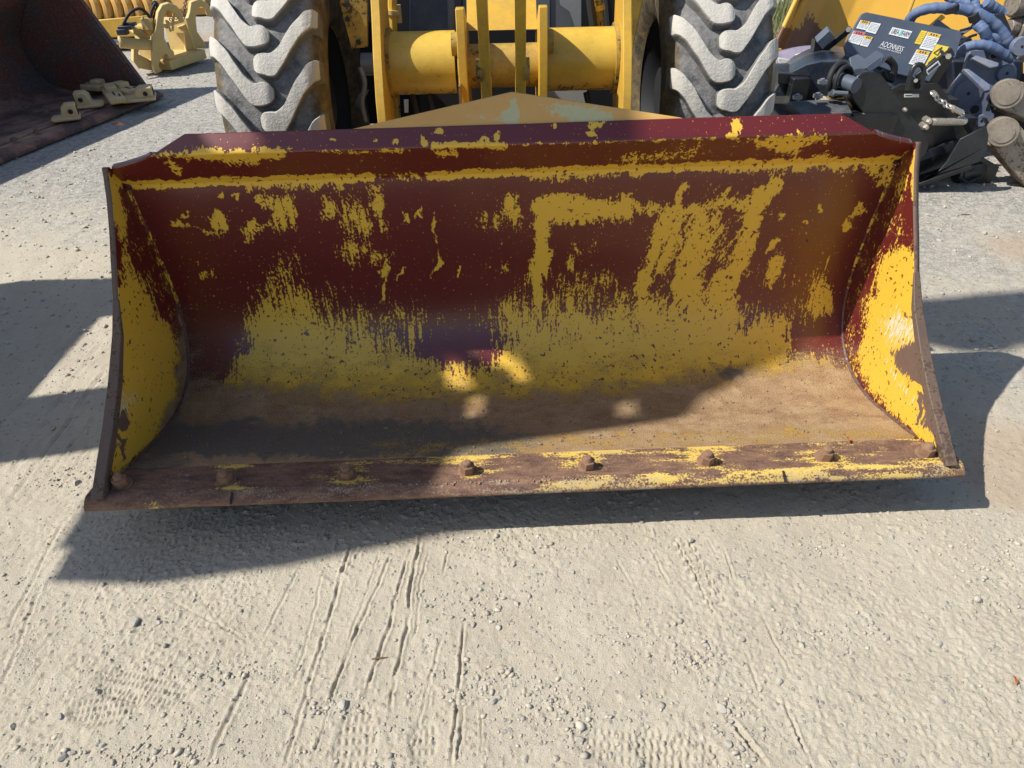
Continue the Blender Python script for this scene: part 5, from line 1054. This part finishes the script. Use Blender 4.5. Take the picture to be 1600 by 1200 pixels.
for z in ZS:
    zt = z+cell; ya, yb = ymin(z), ymax(z); ya2, yb2 = ymin(zt), ymax(zt); cuts = []
    for a, b, r in holes:
        dz = z+cell/2-b
        if abs(dz) < r: hw_ = math.sqrt(r*r-dz*dz); cuts.append((a-hw_, a+hw_))
    cuts.sort(); pts_ = [((ya, ya2))]
    for c0, c1 in cuts: pts_ += [(c0, c0), (c1, c1)]
    pts_.append((yb, yb2))
    for k in range(0, len(pts_), 2):
        (p0, p1), (q0, q1) = pts_[k], pts_[k+1]
        if q0 > p0: pv.prism([(CX-.03, p0, z), (CX-.03, q0, z), (CX-.03, q1, zt), (CX-.03, p1, zt)], (.06, 0, 0))
obj('shadow_panel', pv, M['yellow_dirty'], caster)
m = MB(); m.prism([(CX-.03, y, z) for y, z in ((1.42, 5.58), (1.40, 6.10), (1.30, 6.25), (1.27, 6.40), (1.31, 6.52), (1.22, 6.75), (1.2, 7.1), (1.67, 7.1), (1.71, 6.67), (1.73, 6.25), (2.05, 5.58))], (.06, 0, 0)); obj('shadow_boom', m, M['yellow_dirty'], caster)  # added piece, shaped to cast the shadow right of the bucket
for y0, y1, z0, z1 in ((1.485, 1.86, 1.9, 2.66), (2.49, 2.88, 1.9, 2.75)):
    m = MB(); m.box((CX, (y0+y1)/2, (z0+z1)/2), (.12, y1-y0, z1-z0)); obj('shadow_post', m, M['yellow_dirty'], caster)  # widths set by the shadow bands wanted on the left ground
m = MB(); m.box((CX-.2, 2.18, 1.30), (.5, 1.38, 1.28)); obj('shadow_block', m, M['yellow_dirty'], caster, bevel=.02)  # invented block that joins the shadow bands below the uprights
m = MB(); m.box((CX, 1.95, 2.64), (.1, 1.9, .08)); obj('shadow_beam', m, M['yellow_dirty'], caster)
m = MB(); m.box((CX-.6, 1.9, .45), (1.8, 2.2, .5)); obj('caster_base', m, M['dark'], caster)
for s_ in (-1, 1):
    m = MB(); m.box((CX-.6, 1.9+s_*.9, .15), (2.0, .35, .3)); obj('track', m, M['rubber'], caster, bevel=.05)  # invented running gear under the unseen machine

# ------------------------------------------------------------------ STONES
t = (1+5**.5)/2
def stone_mesh(seed):
    import bmesh
    r = random.Random(seed); bm = bmesh.new(); bmesh.ops.create_icosphere(bm, subdivisions=2, radius=1); s = (1, r.uniform(.65, .95), r.uniform(.45, .7))
    pl_ = [(Vector((r.uniform(-1, 1), r.uniform(-1, 1), r.uniform(-1, 1))).normalized(), r.uniform(.45, .78)) for _ in range(13)]
    for v in bm.verts:
        for n, d in pl_:
            k = v.co.dot(n)
            if k > d: v.co -= n*(k-d)
        v.co.x *= s[0]; v.co.y *= s[1]; v.co.z *= s[2]
    me = bpy.data.meshes.new('stone'); bm.to_mesh(me); bm.free(); me.polygons.foreach_set('use_smooth', [True]*len(me.polygons)); me.set_sharp_from_angle(angle=math.radians(16)); me.materials.append(M['stone']); return me
SM = [stone_mesh(i) for i in range(8)]
def stone(px, py, r, label, group=None, k=0):
    g = gr(px, py); o = bpy.data.objects.new('stone', SM[k % 8]); COL.objects.link(o); o.location = (g[0], g[1], gz(g[0], g[1])+r*.12); o.scale = (r, r, r); o.rotation_euler = (random.uniform(-.3, .3), random.uniform(-.3, .3), random.uniform(0, 6.28)); tag(o, label, 'stone', group)
named = [(207, 968, .019, 'pale angular stone standing alone in the dust below the bucket left corner'), (803, 876, .012, 'smooth upright pebble in the dust just below the middle of the bucket edge'), (807, 937, .011, 'grey pebble below the upright pebble, near the frame centre line'),
         (1388, 993, .014, 'largest stone of the little cluster right of the tyre marks'), (1220, 1061, .013, 'round pale pebble sitting at the head of a dark groove, lower right'), (15, 1130, .013, 'smooth grey pebble at the left frame edge, low in the picture'), (92, 1180, .013, 'pale faceted stone near the bottom left corner'), (608, 1192, .016, 'round stone cut by the bottom frame edge, below the tyre grooves'),
         (535, 1095, .017, 'buff lump of stone beside the leftmost deep tyre groove'), (778, 974, .012, 'dark green grey stone beside the tread marks, centre'), (1128, 1102, .016, 'buff stone at the top of the lower right groove'), (1576, 904, .011, 'small round stone near the right frame edge'), (1555, 535, .028, 'rounded stone in the shadow right of the bucket'), (118, 750, .020, 'grey angular stone beside the bucket left front corner'), (1472, 1000, .013, 'flat grey stone, isolated right of the stone cluster')]
for i, (a, b, r, l) in enumerate(named): stone(a, b, r, l, None, i)
more = [(245, 966, .010), (232, 977, .009), (1317, 1016, .011), (1332, 1014, .010), (1288, 1008, .007), (1160, 995, .011), (1178, 935, .009), (1316, 993, .007), (1365, 968, .010), (1380, 985, .008), (150, 1158, .011), (157, 1160, .009), (108, 1172, .011), (92, 1115, .009), (40, 1100, .008), (300, 932, .007), (222, 932, .008), (438, 1107, .011), (490, 1130, .008), (310, 1050, .009), (325, 1056, .009), (345, 1062, .008), (335, 1040, .007), (290, 1045, .007), (205, 1085, .007), (795, 1047, .009), (757, 1070, .012), (770, 1090, .013), (780, 1085, .010), (700, 1075, .009), (862, 1090, .010), (905, 1150, .013), (870, 1180, .011), (820, 1180, .012), (1143, 1122, .012), (1155, 1158, .010), (1100, 1150, .010), (1140, 1160, .012), (1120, 1140, .010), (1413, 1170, .010), (1413, 1120, .012), (1305, 918, .008), (1280, 910, .009), (1218, 832, .011), (1285, 848, .010), (1000, 1190, .011), (1265, 1195, .012), (1340, 1190, .010), (1545, 1175, .010), (1585, 1010, .009), (1480, 1010, .010), (963, 882, .008), (1090, 890, .007), (895, 890, .009), (680, 995, .010), (655, 925, .008), (750, 915, .010), (575, 955, .008), (845, 835, .012), (1080, 842, .010), (1395, 835, .012), (20, 905, .008), (35, 918, .009), (10, 812, .010), (60, 805, .008), (1470, 370, .03), (1450, 330, .028), (1540, 360, .03), (1500, 480, .022), (1475, 520, .020), (1510, 560, .022), (1585, 600, .022), (1560, 670, .02), (1530, 715, .018), (1500, 780, .016), (1530, 800, .014), (1495, 690, .018), (1545, 620, .02), (1470, 430, .022), (255, 960, .007), (60, 165+140, .03), (110, 285, .03), (140, 420, .02), (60, 380, .022), (30, 560, .018), (120, 560, .016), (75, 610, .015)]
for i, (a, b, r) in enumerate(more):
    top = b < 820
    if top: r *= .62
    stone(a, b, r, 'loose pebble among the gravel beside the bucket' if top else 'loose pebble in the dusty ground in front of the bucket', 'loose pebbles beside the bucket' if top else 'loose pebbles in front of the bucket', i*3+1)
# uncountable grit
pts = []; szs = []
n_ = 3600
ux = RNG.uniform(-60, 1660, n_); uy = RNG.uniform(240, 1230, n_)
for a, b in zip(ux, uy):
    g = gr(a, b); dist = math.hypot(g[0], g[1])
    if fbm(np.array([g[0]*2.3]), np.array([g[1]*2.3]), 3, 61)[0] < .34+.22*RNG.random(): continue
    pts.append(g); szs.append(min(.012, abs(RNG.normal(0, .0015))*(3.4 if RNG.random() < .07 else 1)+.0011+.0004*dist))
for (a, b, sx_, sy_, k) in ((340, 1050, 40, 14, 90), (880, 1110, 60, 30, 220), (1085, 1025, 22, 16, 120), (760, 1060, 60, 18, 130), (770, 935, 70, 25, 140), (300, 1150, 60, 30, 130), (1150, 1150, 25, 40, 120), (100, 745, 40, 14, 130), (1300, 985, 60, 18, 90), (1560, 870, 50, 40, 220), (1290, 850, 30, 14, 60), (780, 845, 60, 12, 100), (600, 1190, 20, 14, 40), (520, 1100, 25, 10, 60), (1000, 990, 40, 20, 70), (200, 1180, 60, 12, 80)):
    for _ in range(k):
        g = gr(RNG.normal(a, sx_), RNG.normal(b, sy_)); pts.append(g); szs.append(abs(RNG.normal(0, .0026))+.0013)
pts = np.array(pts); pts[:, 2] = gheight(pts[:, 0], pts[:, 1])+np.array(szs)*.25
me = stones_mesh('gravel', pts, szs, 9); me.materials.append(M['grit']); o = bpy.data.objects.new('gravel', me); COL.objects.link(o); o['kind'] = 'stuff'
# coarser grit further off
pts = []; szs = []
for _ in range(9000):
    x = RNG.uniform(-5, 5); y = RNG.uniform(2.0, 9.5); pts.append((x, y, 0)); szs.append(abs(RNG.normal(0, .0045))+.003)
pts = np.array(pts); pts[:, 2] = gheight(pts[:, 0], pts[:, 1])+np.array(szs)*.2
me = stones_mesh('far_gravel', pts, szs, 12); me.materials.append(M['grit']); o = bpy.data.objects.new('far_gravel', me); COL.objects.link(o); o['kind'] = 'stuff'
# leaves and twigs
def leaf(P, r, label, mat, cat='leaf'):
    m = MB(); n = 9; v = []
    for i in range(n):
        u = i/(n-1); wv_ = .42*math.sin(math.pi*u)**.8*(1-.3*u)
        v += [(u*r*2, -wv_*r, .004+.25*r*math.sin(u*3)), (u*r*2, 0, .25*r*math.sin(u*3)), (u*r*2, wv_*r, .006+.25*r*math.sin(u*3))]
    m.add(v, [(3*i+k, 3*i+k+1, 3*i+k+4, 3*i+k+3) for i in range(n-1) for k in (0, 1)])
    me = mesh_of('dry_leaf', m.v, m.f); me.materials.append(M[mat]); o = bpy.data.objects.new('dry_leaf', me); COL.objects.link(o); o.location = tuple(P); o.rotation_euler = (.3, .2, random.uniform(0, 6)); tag(o, label, cat); md = o.modifiers.new('thick', 'SOLIDIFY'); md.thickness = .0008; return o
g = gr(1588, 1068); leaf((g[0], g[1], gz(g[0], g[1])+.006), .014, 'orange dead leaf at the right frame edge', 'leaf').rotation_euler = (.35, .2, 1.2)
leaf(bw(.985, 1.625, .172), .011, 'small rust coloured leaf on the bucket floor near its right end', 'leaf'); leaf(bw(-.80, 1.66, .165), .012, 'shrivelled grey brown leaf on the dark bucket floor', 'twig')
y_, z_ = prof(S_SEAM*.77); leaf(bw(1.0, y_-.01, z_), .02, 'dry leaf caught on the back plate at the right of the bucket', 'twig').rotation_euler = (1.2, .4, 2.0)
g = gr(176, 201); leaf((g[0], g[1], .03), .045, 'reddish leaf lying in the shade beside the rusty bucket edge', 'leaf')
for (a, b, L, an, l) in ((592, 1023, .04, .1, 'short dark twig lying across a tyre groove'), (1510, 332, .05, .0, 'bit of reddish bark on the gravel right of the bucket')):
    g = gr(a, b); d = np.array([math.cos(an), math.sin(an), 0])*L/2; zz = gz(g[0], g[1])+.003; c = np.array([g[0], g[1], zz]); m = MB(); m.tube([c-d, c-d*.3+np.array([0, 0, .003]), c+d], [.002, .0028, .0016], 6); o = obj('twig', m, M['twig'], None, loc=c); tag(o, l, 'twig')
